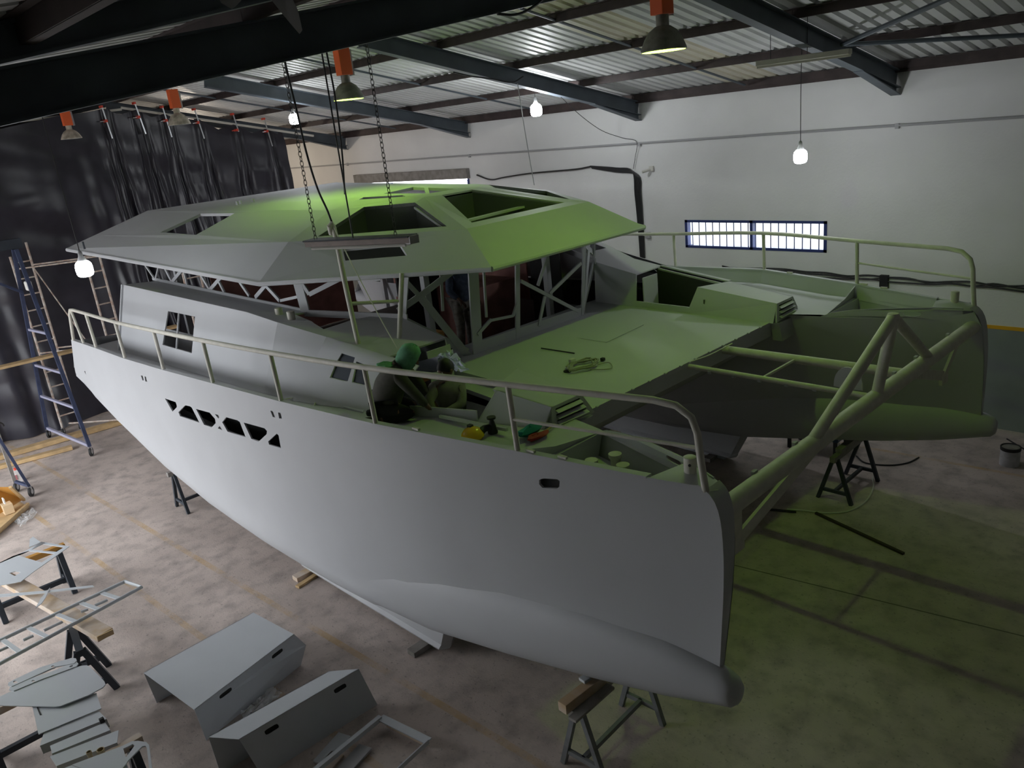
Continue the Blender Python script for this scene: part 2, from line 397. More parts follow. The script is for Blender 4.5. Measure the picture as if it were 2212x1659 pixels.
# conduit along the wall, cable bundles, junction boxes
cd = thing('conduit', 'long grey conduit pipe running high along the white wall', 'pipe', (-10, YW, 5.09))
MB().tube([(XB + 0.1, YW - 0.035, 5.14), (-10.7, YW - 0.035, 5.10), (XF - 0.2, YW - 0.035, 5.03)], 0.022, 8).build('pipe', PVC, cd)
for x in (-22, -16.2, -10.7, -5.4, -2.0): MB().box((x, YW - 0.03, interp([-28, 4], [5.14, 5.03], x)), (0.06, 0.05, 0.08)).build('clip', PVC, cd)
def cab(name, label, pts, r=0.012, m_=CABLE, n=6, cat='cable', group=None):
    return tag(MB().tube(spline(pts, n), r, 6).build(name, m_, smooth=True), label, cat, group)
yw = YW - 0.03
def W(u, v): return ony(u, v, yw)
cab('wall_cable', 'sagging cable bundle along the wall right of the gate', [W(1030, 378), W(1060, 388), W(1090, 383), W(1150, 374), W(1240, 366), W(1275, 360)], 0.02)
td = thing('cable_riser', 'thick dark cable bundle dropping down the white wall', 'cable', W(1380, 520))
for k in range(5):
    o_ = 0.03 * (k - 2)
    MB().tube(spline([W(1275 + k, 359 + k), W(1330, 363 + 2 * k), W(1366 + 3 * k, 370 + 2 * k), W(1372 + 3 * k, 420), W(1378 + 2.5 * k, 480), W(1384 + 2 * k, 560), W(1386 + 2 * k, 620)], 5), 0.016, 6).build('strand', CABLE, td, smooth=True)
cab('lead', 'thin lead sagging from rafter to conduit on the wall', [onx(1212, 210, -10.62), ony(1255, 250, 12.9), ony(1300, 282, 13.6), ony(1345, 298, YW - .06), ony(1375, 306, YW - .06), ony(1372, 340, YW - .05), ony(1368, 365, YW - .05)], 0.006)
jb = thing('junction_box', 'small white junction box on wall beside dark cable bundle', 'box', W(1400, 508))
MB().box(W(1400, 508), (0.12, 0.06, 0.14)).build('body', PVC, jb, bevel=0.01)
cm = thing('security_camera', 'small white security camera on the wall by cable run', 'camera', W(1405, 366))
MB().box(W(1407, 364), (0.10, 0.04, 0.10)).build('mount', WCABLE, cm); MB().tube([W(1405, 366), W(1396, 370) + Vector((0, -0.15, 0))], 0.03, 10).build('body', WCABLE, cm)
cb2 = thing('cable_run', 'drooping black cables fixed low along the white wall', 'cable', W(1850, 600))
for k in range(3):
    rnd = random.Random(k)
    MB().tube(spline([W(u, interp([1560, 1900, 2212, 2650], [578, 602, 622, 650], u) + rnd.uniform(-5, 5) + (k - 1) * 4) for u in range(1560, 2650, 45)], 4), 0.014, 6).build('strand', CABLE, cb2, smooth=True)
fu = thing('fuse_box', 'small dark fuse box under the low cable run', 'box', W(1910, 612)); MB().box(W(1910, 612), (0.14, 0.08, 0.30)).build('body', BLACK, fu)
# ================================================================== the catamaran
boat = thing('catamaran', 'large unfinished sailing catamaran in grey primer, propped up in the middle of the shed', 'boat', (-9.0, YC, 0.05))
def B(x, b, z, s): return Vector((x, YC + s * b, z))
SX = [-15.81, -14.45, -12.87, -11.31, -9.65, -8.03, -6.31, -4.69, -3.9, -3.4, -3.04]
SB = [3.892, 3.908, 3.959, 3.951, 3.929, 3.884, 3.80, 3.45, 3.26, 3.14, 3.06]
SZ = [2.911, 2.938, 2.978, 3.017, 3.07, 3.11, 3.16, 3.11, 3.07, 3.05, 3.03]
def bs(x): return interp(SX, SB, x)
def zs(x): return interp(SX, SZ, x)
def zd(x): return zs(x) - (0.2 if x < -5 else 0.18)
CB = 3.18
LB = [(-2.70, .02, 1.40, 1.38, 1.42), (-2.715, .08, 1.40, 1.31, 1.49), (-2.76, .115, 1.40, 1.265, 1.535), (-2.85, .13, 1.41, 1.24, 1.57),
      (-3.35, .21, 1.38, 1.10, 1.64), (-4.1, .32, 1.33, .93, 1.69), (-5.05, .45, 1.25, .76, 1.70), (-6.2, .56, 1.15, .56, 1.62), (-7.5, .62, 1.10, .48, 1.6),
      (-9.4, .66, 1.15, .46, 1.7), (-11.2, .68, 1.30, .55, 1.8), (-12.9, .69, 1.55, .80, 2.0), (-15.2, .67, 1.95, 1.36, 2.35), (-16.3, .66, 2.22, 1.88, 2.40), (-16.45, .65, 2.30, 2.06, 2.45)]
LX = [r[0] for r in LB][::-1]
def lw(x): return interp(LX, [r[1] for r in LB][::-1], x)
def lzc(x): return interp(LX, [r[2] for r in LB][::-1], x)
STEP = ([-7.2, -6.2, -5.05, -4.1, -3.35, -2.85], [0, .05, .13, .14, .13, .11])
def wt(x): return max(0.02, lw(x) - interp(STEP[0], STEP[1], x))
STZ = [1.40, 2.2, 2.45, 2.62, 2.72, 2.80, 2.87, 2.92, 2.96, 3.0, 3.03, 3.05, 3.06]; STX = [-2.885, -2.86, -2.862, -2.872, -2.882, -2.895, -2.912, -2.932, -2.955, -2.99, -3.04, -3.10, -3.17]
def xstem(z): return interp(STZ, STX, z)
def zlow(x): return interp([-16.45, -15.2, -12.9, -11.2, -7.2, -5, -2.8], [2.28, 1.95, 1.55, 1.30, 1.10, 1.45, 1.40], x)

def boolcut(o, cutters):
    for c in cutters:
        md = o.modifiers.new('cut', 'BOOLEAN'); md.operation = 'DIFFERENCE'; md.object = c; md.solver = 'EXACT'
    dg = bpy.context.evaluated_depsgraph_get(); me = bpy.data.meshes.new_from_object(o.evaluated_get(dg)); o.modifiers.clear()
    old = o.data; o.data = me; bpy.data.meshes.remove(old)
    for c in cutters:
        d = c.data; bpy.data.objects.remove(c, do_unlink=True); bpy.data.meshes.remove(d)
def cutter(pts, d0, d1):   # prism through the polygon pts between offsets d0 and d1
    mb = MB(); p0 = [Vector(p) + Vector(d0) for p in pts]; p1 = [Vector(p) + Vector(d1) for p in pts]; n = len(pts)
    mb.add(p0 + p1, [tuple(range(n))[::-1], tuple(range(n, 2 * n))] + [(i, (i + 1) % n, n + (i + 1) % n, n + i) for i in range(n)])
    return mb.build('cutter', None)

HOLES_PX = [  # hull window openings as seen on the port side
    [(368, 857), (391, 865), (393, 872), (393, 876), (383, 886)],
    [(396, 887), (411, 872), (421, 874), (425, 877), (440, 910), (399, 896)],
    [(434, 880), (463, 888), (474, 902), (475, 911), (466, 920), (450, 915)],
    [(474, 891), (481, 893), (483, 898), (481, 901)],
    [(479, 922), (483, 917), (489, 927)],
    [(489, 909), (498, 898), (521, 905), (526, 909), (537, 942), (500, 930)],
    [(534, 910), (577, 923), (582, 929), (581, 936), (564, 952), (549, 946)],
    [(584, 952), (602, 935), (606, 939), (610, 967), (586, 959)],
    [(318, 807), (322, 808), (324, 818), (321, 818)], [(326, 809), (329, 810), (331, 821), (327, 820)],
    [(590, 885), (595, 886), (600, 900), (595, 899)], [(606, 889), (611, 890), (614, 903), (608, 902)],
    [(184, 801), (187, 801), (188, 809)],
    [(1180, 1029), (1186, 1026), (1212, 1031), (1216, 1036), (1216, 1047), (1211, 1051), (1186, 1046), (1180, 1038)]]

for s in (-1, 1):
    # lower body (bulb and bilge)
    rows = []
    NA = 24
    for x, w_, zc, zb, zt in LB:
        r = []
        for k in range(NA):
            a = 2 * math.pi * k / NA; ca, sa = math.cos(a), math.sin(a); p = 0.85 if x < -3 else 1.0
            bb = w_ * math.copysign(abs(ca) ** p, ca); zz = zc + ((zt - zc) if sa > 0 else (zc - zb)) * math.copysign(abs(sa) ** p, sa)
            r.append(B(x, CB + bb, zz, s))
        rows.append(r)
    mb = MB(); mb.grid(rows, closed=True); n0 = len(mb.v); mb.f.append(tuple(range(NA))); mb.f.append(tuple(range(n0 - NA, n0)))
    hull = mb.build('hull', PRIMER, boat, smooth=True)
    # topside shell
    xs = [-15.81, -15.2, -14.45, -13.6, -12.87, -12.1, -11.31, -10.5, -9.65, -8.8, -8.03, -7.2, -6.31, -5.5, -4.69, -4.2, -3.8, -3.5, -3.3, -3.12, -3.0]
    NT = 16; rows = []; rin = []
    for i, x in enumerate(xs):
        f = max(0.0, min(1.0, (x + 3.8) / 0.8)); r = []
        for j in range(NT + 1):
            t = 1 - (1 - j / NT) ** 1.7; zt_ = zs(x) * (1 - f) + 3.05 * f; zl = zlow(x) + (0.0 if x > -5 else -0.0)
            z = zl + (zt_ - zl) * t
            xx = x + f * (xstem(z) - x) if f > 0 else x
            if x < -14: xx = x - interp([-15.81, -14.0], [0.62, 0], x) * (1 - t) ** 1.0      # raked transom
            lowb = CB + wt(min(xx, -2.86)); lowb = lowb * (1 - f) + 3.19 * f
            top = bs(x) * (1 - f) + 3.06 * f
            b_ = lowb + (top - lowb) * t ** 0.85
            r.append(B(xx, b_, z, s))
        g_ = max(0.0, min(1.0, (-5.6 - x) / 1.8)); g_ = g_ * g_ * (3 - 2 * g_); low = r[0]; bil = []
        xr_ = low.x; w0, zc0 = lw(xr_) + .012, lzc(xr_); zb0 = interp(LX, [q[3] for q in LB][::-1], xr_) - .012
        for k in range(1, 9):
            an = math.pi / 2 * k / 8; e = B(xr_, CB + w0 * math.cos(an) ** .85, zc0 - (zc0 - zb0) * math.sin(an) ** .85, s)
            hid = low + Vector((0, -s * .03 * k / 8, -.05 * k / 8)); bil.append(hid.lerp(e, g_))
        rows.append(bil[::-1] + r)
    mb = MB(); mb.grid(rows); top = mb.build('topside', PRIMER, hull, smooth=True)
    md = top.modifiers.new('t', 'SOLIDIFY'); md.thickness = 0.02; md.offset = 0.0
    dg = bpy.context.evaluated_depsgraph_get(); me = bpy.data.meshes.new_from_object(top.evaluated_get(dg)); top.modifiers.clear(); top.data = me
    yy = YC - 3.86
    cs = [cutter([ony(u, v, yy if u < 1000 else YC - 3.32) for u, v in h], (0, -0.35, 0), (0, 0.35, 0)) for h in HOLES_PX]
    if s == 1:
        for c in cs:
            for v_ in c.data.vertices: v_.co.y = 2 * YC - v_.co.y
            c.data.flip_normals()
    # cutters are world space, the shell is relative to the boat
    for c in cs: c.location = (0, 0, 0)
    bpy.context.view_layer.update()
    boolcut(top, cs)
    if not top.data.materials: top.data.materials.append(PRIMER)
    top.data.set_sharp_from_angle(angle=math.radians(35)); wn_ = top.modifiers.new('wn', 'WEIGHTED_NORMAL'); wn_.keep_sharp = True; wn_.weight = 90
    # inner face of the hull
    BI = ([-16.0, -7.0, -5.2, -4.6, -3.6, -3.05], [2.3, 2.1, 2.22, 2.36, 2.62, 2.86])
    rows = []
    for x in xs:
        f = max(0.0, min(1.0, (x + 3.8) / 0.8)); r = []
        for j in range(9):
            t = j / 8; zl = zlow(x); zt_ = 2.9 if x > -6 else 2.75; zt_ = zt_ * (1 - f) + 3.0 * f; z = zl + (zt_ - zl) * t
            xx = x + f * (xstem(z) - x) if f > 0 else x
            lowb = CB - wt(min(xx, -2.86)); lowb = lowb * (1 - f) + 3.15 * f
            topb = interp(BI[0], BI[1], x) * (1 - f) + 2.87 * f
            r.append(B(xx, lowb + (topb - lowb) * t ** 0.85, z, s))
        rows.append(r)
    mb = MB(); mb.grid(rows); mb.build('inner_side', PRIMER, hull, smooth=True)
    # flat stem face
    mb = MB(); zz = 1.42 + (3.03 - 1.42) * (1 - (1 - np.linspace(0, 1, 18)) ** 1.7)
    mb.grid([[B(xstem(z), interp([1.42, 3.03], [3.195, 3.07], z), z, s), B(xstem(z) + 0.004, interp([1.42, 3.03], [3.17, 2.97], z), z, s), B(xstem(z), interp([1.42, 3.03], [3.145, 2.86], z), z, s)] for z in zz])
    mb.build('stem', PRIMER, hull, smooth=True)
    # transom
    mb = MB(); mb.add([B(-15.81, 3.89, 2.9, s), B(-15.81, 2.4, 2.75, s), B(-16.43, 2.55, 2.3, s), B(-16.43, 3.84, 2.28, s)], [(0, 1, 2, 3)]); mb.build('transom', PRIMER, hull)
    # gunwale rim, bulwark inner face, side deck
    rim = MB(); bul = MB(); dk = MB(); X = [x for x in xs if x <= -3.5]
    rr = [[B(x, bs(x) + 0.012, zs(x) + 0.012, s), B(x, bs(x) - 0.06, zs(x) + 0.012, s), B(x, bs(x) - 0.06, zs(x) - 0.012, s), B(x, bs(x) + 0.012, zs(x) - 0.012, s)] for x in X]
    rim.grid(rr, closed=True); rim.f += [(0, 1, 2, 3), tuple(len(rim.v) - 4 + k for k in (3, 2, 1, 0))]
    rim.build('gunwale', PRIMER, hull)
    bul.grid([[B(x, bs(x) - 0.05, zs(x) - 0.01, s), B(x, bs(x) - 0.10, zd(x) - 0.02, s)] for x in X]); bul.build('bulwark', PRIMER, hull)
    XD = sorted([x for x in X if x <= -4.6] + [-6.9, -5.9, -5.2, -5.08, -4.6])
    def dkin(x): return interp([-15.9, -14.9, -14.7, -8.07, -6.3, -5.2, -5.08, -4.6], [2.3, 2.3, 3.38, 3.40, 2.94, 2.56, interp(BI[0], BI[1], -5.08), interp(BI[0], BI[1], -4.6)], x) - .01
    dk.grid([[B(x, bs(x) - 0.08, zd(x), s), B(x, (bs(x) + dkin(x)) / 2, zd(x), s), B(x, dkin(x), zd(x) - 0.004, s)] for x in XD])
    dk.build('side_deck', PRIMER, hull)
    # bow locker well and coamings
    wl = MB()
    def inb(x): return interp(BI[0], BI[1], x)
    xw = [-4.6, -4.3, -3.95, -3.6, -3.45]
    wl.grid([[B(x, bs(x) - 0.09, 2.72, s), B(x, inb(x) + 0.11, 2.72, s)] for x in xw])
    wl.grid([[B(x, bs(x) - 0.09, 2.72, s), B(x, bs(x) - 0.09, 2.93, s)] for x in xw])
    wl.add([B(-4.6, bs(-4.6) - 0.09, 2.72, s), B(-4.6, inb(-4.6) + .1, 2.72, s), B(-4.6, inb(-4.6) + .02, 2.93, s), B(-4.6, bs(-4.6) - 0.09, 2.93, s)], [(0, 1, 2, 3)])
    wl.build('locker_well', PRIMER, hull)
    fz = [(-4.68, 2.905), (-4.55, 2.955), (-4.3, 3.0), (-3.9, 3.03), (-3.4, 3.05), (-3.1, 3.03)]
    po = [B(x, inb(x), 2.89, s) for x, _ in fz] + [B(x, inb(x) + 0.0, z, s) for x, z in fz[::-1]]
    hl = [B(-3.62 + 0.1 * math.cos(a), inb(-3.62), 2.965 + 0.032 * math.sin(a), s) for a in np.linspace(0, 2 * math.pi, 13)[:-1]]
    hl = [Vector((p.x, YC + s * inb(p.x), p.z)) for p in hl]
    MB().plate(po, [hl], off=(0, s * 0.012, 0)).build('coaming', PRIMER, hull)
    MB().add([B(-4.62, inb(-4.62), 2.88, s), B(-4.68, bs(-4.68) - 0.08, 2.92, s), B(-4.66, bs(-4.66) - 0.08, 3.10, s), B(-4.64, (bs(-4.6) + inb(-4.6)) / 2 + .1, 3.0, s), B(-4.62, inb(-4.62), 2.92, s),
              B(-4.632, inb(-4.62), 2.88, s), B(-4.692, bs(-4.68) - 0.08, 2.92, s), B(-4.672, bs(-4.66) - 0.08, 3.10, s), B(-4.652, (bs(-4.6) + inb(-4.6)) / 2 + .1, 3.0, s), B(-4.632, inb(-4.62), 2.92, s)],
             [(0, 1, 2, 3, 4), (9, 8, 7, 6, 5), (0, 5, 6, 1), (1, 6, 7, 2), (2, 7, 8, 3), (3, 8, 9, 4)]).build('coaming', PRIMER, hull)
    for k, (x, b_) in enumerate(((-4.35, 2.85), (-4.18, 2.72), (-4.05, 2.78))): MB().lathe([(0.045, 0), (0.045, 0.12 + 0.05 * (k == 1)), (0.06, 0.125 + 0.05 * (k == 1)), (0.06, 0.16 + 0.05 * (k == 1))], B(x, b_, 2.72, s), 14).build('bollard', TUBE, hull, smooth=True)
    MB().lathe([(0.14, 0.0), (0.10, 0.03), (0.02, 0.04)], B(-3.72, 2.82, 2.725, s), 18, axis=(0, -s * 0.3, 1)).build('windlass_plate', PRIMER_D, hull, smooth=True)
    # bow cap with its mooring post
    cap = MB(); ring = [B(-3.52, bs(-3.52) - 0.01, 3.035, s), B(-3.3, bs(-3.3) - 0.01, 3.05, s), B(-3.12, 3.075, 3.05, s), B(-3.02, 3.06, 3.02, s), B(-2.985, 2.97, 3.0, s), B(-3.02, 2.86, 3.0, s), B(-3.15, 2.80, 3.01, s), B(-3.42, 2.68, 3.03, s)]
    ap = B(-3.24, 2.96, 3.10, s); cap.add(ring + [ap], [(i, (i + 1) % 8, 8) for i in range(8)]); cap.build('bow_cap', PRIMER, hull, smooth=True)
    pm = MB().lathe([(0.05, -0.08), (0.05, 0.15), (0.042, 0.155)], B(-3.24, 2.95, 3.06, s), 16).build('mooring_post', TUBE, hull, smooth=True)
    MB().lathe([(0.012, 0), (0.012, 0.003)], B(-3.215, 2.95 + 0.043, 3.16, s), 10, axis=(0.5, s, 0)).build('pin_hole', DARKIN, hull)
    MB().plate([B(-15.3, 3.45, 2.1, s), B(-4.8, 3.2, 1.75, s), B(-4.8, 3.25, 2.88, s), B(-8, 3.55, 2.88, s), B(-15.3, 3.58, 2.68, s)], off=(0, -s * .02, 0)).build('interior_shade_panel', mat('painted interior shade', (.03, .032, .03), .9), hull)  # dark sheet paints the unlit hull interior behind the windows
    # small tabs along the gunwale
    for x in (-4.55, -4.25, -5.8): MB().box(B(x, bs(x) - 0.03, zs(x) + 0.022, s), (0.09, 0.03, 0.02)).build('tab', TUBE, hull)
    # keel
    kp = []
    for z, x0, x1, hw in ((0.08, -9.75, -6.50, 0.10), (0.12, -9.78, -6.47, 0.12), (0.16, -9.75, -6.46, 0.085), (0.75, -9.95, -6.15, 0.15), (0.95, -10.0, -6.05, 0.2)):
        kp.append([B(x1, CB, z, s), B(x1 - 0.08, CB + hw, z, s), B(x0 + 0.1, CB + hw, z, s), B(x0, CB, z, s), B(x0 + 0.1, CB - hw, z, s), B(x1 - 0.08, CB - hw, z, s)])
    mb = MB(); mb.grid(kp, closed=True); mb.f += [tuple(range(5, -1, -1))]; mb.build('keel', PRIMER, boat, smooth=False)

    # ---- guard rail
    gr = MB(); ST = [(-4.69, 3.44, 3.72), (-6.31, 3.79, 3.74), (-8.05, 3.87, 3.68), (-9.75, 3.91, 3.63), (-11.35, 3.93, 3.59), (-12.9, 3.94, 3.56), (-14.45, 3.90, 3.54)]
    path = [B(-3.04, 3.05, 3.0, s), B(-3.07, 3.055, 3.25, s), B(-3.09, 3.06, 3.48, s), B(-3.13, 3.07, 3.60, s), B(-3.24, 3.10, 3.685, s), B(-3.42, 3.14, 3.71, s)] + spline([B(*p, s) for p in ST[:]] , 4) + [B(-15.2, 3.885, 3.53, s), B(-15.4, 3.88, 3.51, s), B(-15.5, 3.88, 3.42, s), B(-15.72, 3.885, 2.92, s)]
    gr.tube(path, 0.029, 10); rail = gr.build('guard_rail', TUBE, boat, smooth=True)
    for (x, b_, z) in ST: MB().tube([B(x + 0.02, bs(x) - 0.02, zs(x), s), B(x, b_, z, s)], 0.026, 10).build('stanchion', TUBE, rail, smooth=True)
    MB().tube([B(-15.15, bs(-15.15) - 0.02, zs(-15.15), s), B(-15.35, 3.88, 3.50, s)], 0.022, 8).build('stanchion', TUBE, rail, smooth=True)
    MB().tube([B(-4.69, 3.445, 3.41, s), B(-3.9, 3.25, 3.385, s), B(-3.09, 3.06, 3.36, s)], 0.016, 8).build('mid_rail', TUBE, rail, smooth=True)

# ---- bridge deck: foredeck, front fascia, underside
def zf(x): return 2.92 + (x + 7.85) * (2.865 - 2.92) / (-5.2 + 7.85)
mb = MB(); mb.hexa([(-8.3, YC - 1.96, zf(-8.3) - .05), (-5.2, YC - 2.3, 2.815), (-5.2, YC + 2.3, 2.815), (-8.3, YC + 1.96, zf(-8.3) - .05), (-8.3, YC - 1.96, zf(-8.3)), (-5.2, YC - 2.3, 2.865), (-5.2, YC + 2.3, 2.865), (-8.3, YC + 1.96, zf(-8.3))])
fd = mb.build('foredeck', PRIMER, boat)
MB().hexa([(-5.32, YC - 2.3, 2.60), (-5.215, YC - 2.3, 2.66), (-5.215, YC + 2.3, 2.66), (-5.32, YC + 2.3, 2.60), (-5.30, YC - 2.3, 2.812), (-5.205, YC - 2.3, 2.812), (-5.205, YC + 2.3, 2.812), (-5.30, YC + 2.3, 2.812)]).build('fascia', PRIMER, fd)
for k in range(12): MB().box((-5.19, YC - 1.75 + k * 0.31, 2.868), (0.035, 0.03, 0.012)).build('lashing_eye', PRIMER_D, fd)
mb = MB(); y0, y1 = YC - 2.55, YC + 2.55
mb.add([(-5.32, y0, 2.60), (-6.6, y0, 1.75), (-14.6, y0, 1.75), (-14.6, y0, 2.1), (-5.32, y1, 2.60), (-6.6, y1, 1.75), (-14.6, y1, 1.75), (-14.6, y1, 2.1)], [(0, 1, 5, 4), (1, 2, 6, 5), (2, 3, 7, 6)]); mb.build('bridge_underside', PRIMER_D, boat)
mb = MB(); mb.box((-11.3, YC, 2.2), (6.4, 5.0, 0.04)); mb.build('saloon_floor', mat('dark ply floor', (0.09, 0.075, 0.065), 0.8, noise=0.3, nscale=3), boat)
# seams on the foredeck
MB().bar(onz(1310, 740, 2.9) + Vector((0, 0, 0.004)), onz(1390, 702, 2.9) + Vector((0, 0, 0.004)), 0.008, 0.004).build('seam', PRIMER_D, fd)
MB().bar(onz(1310, 740, 2.9) + Vector((0, 0, 0.004)), onz(1245, 730, 2.9) + Vector((0, 0, 0.004)), 0.006, 0.004).build('seam', PRIMER_D, fd)

# ---- side trunks (coachroof) with vents and hatches
for s in (-1, 1):
    T = {-14.77: (3.10, 3.84), -10.1: (3.10, 3.77), -9.24: (3.12, 3.72), -8.07: (2.76, 3.46), -7.57: (2.72, 3.39), -6.3: (2.60, 3.245), -5.15: (2.48, 3.11)}
    Ob = {-14.77: 3.44, -10.1: 3.5, -9.24: 3.5, -8.07: 3.46, -7.57: 3.4, -6.9: 3.2, -6.3: 3.0, -5.15: 2.62}
    def tz(x): xs_ = sorted(T); return interp(xs_, [T[k][1] for k in xs_], x)
    def tb(x): xs_ = sorted(T); return interp(xs_, [T[k][0] for k in xs_], x)
    def ob(x): xs_ = sorted(Ob); return interp(xs_, [Ob[k] for k in xs_], x)
    def wpt(x0, x1, u, v):
        return lerp(lerp(B(x0, ob(x0), zd(x0), s), B(x1, ob(x1), zd(x1), s), u), lerp(B(x0, tb(x0), tz(x0), s), B(x1, tb(x1), tz(x1), s), u), v)
    def wallq(x0, x1, holes=()):
        if not holes:
            g0 = [[wpt(x0, x1, i / 8, j / 8) for j in range(9)] for i in range(9)]; m0 = MB().grid(g0); m0.grid([[p + Vector((0, -s * .02, 0)) for p in r_] for r_ in g0])
            e_ = [g0[i][0] for i in range(9)] + [g0[8][j] for j in range(1, 9)] + [g0[i][8] for i in range(7, -1, -1)] + [g0[0][j] for j in range(7, 0, -1)]
            return m0.grid([e_, [p + Vector((0, -s * .02, 0)) for p in e_]], closed=True)
        n_ = 6; ring = [(i / n_, 0) for i in range(n_)] + [(1, i / n_) for i in range(n_)] + [(1 - i / n_, 1) for i in range(n_)] + [(0, 1 - i / n_) for i in range(n_)]
        loops = [[Vector((u, v, 0)) for u, v in l] for l in [ring] + list(holes)]; tri = tessellate_polygon(loops); uv = [p for l in loops for p in l]
        P0 = [wpt(x0, x1, p.x, p.y) for p in uv]; n1_ = len(uv); P1 = [p + Vector((0, -s * .02, 0)) for p in P0]
        F = [t_ for t_ in tri] + [(c_ + n1_, b_ + n1_, a_ + n1_) for a_, b_, c_ in tri]; o_ = 0
        for l in loops:
            k = len(l); F += [(o_ + i, o_ + (i + 1) % k, o_ + (i + 1) % k + n1_, o_ + i + n1_) for i in range(k)]; o_ += k
        return MB().add(P0 + P1, F)
    def pxwall(x0, x1, pts):
        xm = (x0 + x1) / 2; p = B(x0, ob(x0), zd(x0), -1); n = (B(x1, ob(x1), zd(x1), -1) - p).cross(B(xm, tb(xm), tz(xm), -1) - p); r = []
        for u, v in pts:
            q = onplane(u, v, p, n)
            for it in range(3):      # slide onto the curved wall
                uu = (q.x - x0) / (x1 - x0); z0 = zd(x0) * (1 - uu) + zd(x1) * uu; z1 = tz(x0) * (1 - uu) + tz(x1) * uu; vv = (q.z - z0) / (z1 - z0)
                w3 = wpt(x0, x1, uu, vv); q = ony(u, v, w3.y if s == -1 else 2 * YC - w3.y)
            uu = (q.x - x0) / (x1 - x0); z0 = zd(x0) * (1 - uu) + zd(x1) * uu; z1 = tz(x0) * (1 - uu) + tz(x1) * uu
            r.append((min(.97, max(.03, uu)), min(.95, max(.04, (q.z - z0) / (z1 - z0)))))
        return r
    def w3d(x0, x1, uvs): return [wpt(x0, x1, u, v) for u, v in uvs]
    hA = pxwall(-14.77, -10.1, [(363, 672), (421, 684), (414, 763), (351, 745)])
    tr = wallq(-14.77, -10.1, [hA]).build('cabin_trunk', PRIMER, boat, smooth=True); hA = w3d(-14.77, -10.1, hA)
    # window bar and recessed frame of the aft window
    MB().bar(lerp(hA[0], hA[1], 0.42), lerp(hA[3], hA[2], 0.5), 0.03, 0.02, (0, 1, 0)).build('window_bar', PRIMER, tr)
    wallq(-10.1, -9.24).build('side_panel', PRIMER, tr, smooth=True)
    wallq(-9.24, -8.5).build('side_panel', PRIMER, tr, smooth=True)
    hp = [pxwall(-8.5, -7.0, q) for q in ([(712, 787), (720, 769), (752, 777), (745, 826), (738, 826), (704, 819)], [(757, 785), (790, 794), (785, 834), (755, 828)])]
    wallq(-8.5, -7.0, hp).build('side_panel', PRIMER, tr, smooth=True)
    hp = [w3d(-8.5, -7.0, q) for q in hp]
    gl_t = mat('smoked film', (0.05, 0.06, 0.08), 0.3)
    for q in hp:
        MB().plate([p + Vector((0, -s * 0.03, 0)) for p in q], off=(0, -s * 0.004, 0)).build('pane', gl_t, tr)
    XE = -6.15 if s == 1 else -5.86
    if s == 1: wallq(-7.0, -6.15).build('side_panel', PRIMER, tr, smooth=True)
    else:
        MB().plate([B(-7.0, ob(-7.0), zd(-7), s), B(XE, ob(XE), zd(XE), s), B(XE, ob(XE), zd(XE) + 0.12, s), B(-7.0, ob(-7.0), zd(-7) + 0.12, s)], off=(0, 0.015, 0)).build('sill', PRIMER, tr)
        MB().plate([B(XE, ob(XE), zd(XE), s), B(XE, tb(XE), tz(XE), s), B(XE, 2.1, 3.17, s), B(XE, 2.1, zd(XE), s)], off=(.012, 0, 0)).build('hatch_end', PRIMER, tr)
    wallq(XE, -5.15).build('side_panel', PRIMER, tr, smooth=True)
    # top
    S2, S1, IN1, IN2 = B(-9.58, 2.5, 3.68, s), B(-8.21, 1.9, 3.57, s), B(-7.4, 1.91, 3.41, s), B(-5.15, 2.03, 3.11, s)
    S3 = B(-14.9, 2.5, 3.77, s)
    def O(x): return B(x, tb(x), tz(x), s)
    MB().plate([O(-14.77), O(-10.1), S2, S3], off=(0, 0, -0.02)).build('top_panel', PRIMER, tr)
    hpx = [onz(u, v, 3.58) for u, v in ((640, 697), (681, 685), (737, 684), (806, 686), (754, 702), (700, 716), (681, 712))]
    if s == 1: hpx = [Vector((p.x, 2 * YC - p.y, p.z)) for p in hpx]
    for q in ([O(-10.1), O(-9.24), O(-8.07), S1, S2],):
        tp_ = MB().plate(q, off=(0, 0, -0.02)).build('top_panel', PRIMER, tr)
        bpy.context.view_layer.update(); boolcut(tp_, [cutter(hpx, (0, 0, -.4), (0, 0, .4))])
    MB().plate([S1, O(-8.07), O(-7.5), IN1], off=(0, 0, -0.02)).build('top_panel', PRIMER, tr)
    i3 = lerp(IN1, IN2, (7.4 - (6.35 if s == 1 else 6.1)) / 2.25)
    MB().plate([i3, O(-6.2 if s == 1 else -5.9), O(-5.15), IN2], off=(0, 0, -0.02)).build('top_panel', PRIMER, tr)
    if s == 1: MB().bar(O(-7.5), O(-6.2), 0.07, 0.02).build('hatch_edge', PRIMER, tr)
    if s == 1: MB().bar(O(-7.5) + Vector((0, -s * .1, -0.1)), O(-6.2) + Vector((0, -s * .1, -0.1)), 0.02, 0.16).build('hatch_edge', PRIMER, tr)
    # inner wall towards the foredeck
    def base(x, b_): return B(x, b_, zf(x) - 0.005, s)
    MB().plate([base(-8.2, 1.85), base(-7.4, 1.86), IN1, S1], off=(0, s * 0.02, 0)).build('inner_panel', PRIMER, tr)
    MB().plate([base(-7.4, 1.86), base(-6.45, 1.88), B(-6.45, 1.885, 2.98, s), B(-7.4, 1.865, 3.0, s)], off=(0, s * 0.02, 0)).build('inner_panel', PRIMER, tr)
    MB().plate([base(-6.45, 1.88), base(-5.15, 1.92), IN2, i3, B(-6.45, 1.885, 2.98, s)], off=(0, s * 0.02, 0)).build('inner_panel', PRIMER, tr)
    DK_SHADE = mat('painted interior shade', (.03, .032, .03), .9)  # shade of the deep hull, painted on panels added inside the hatch
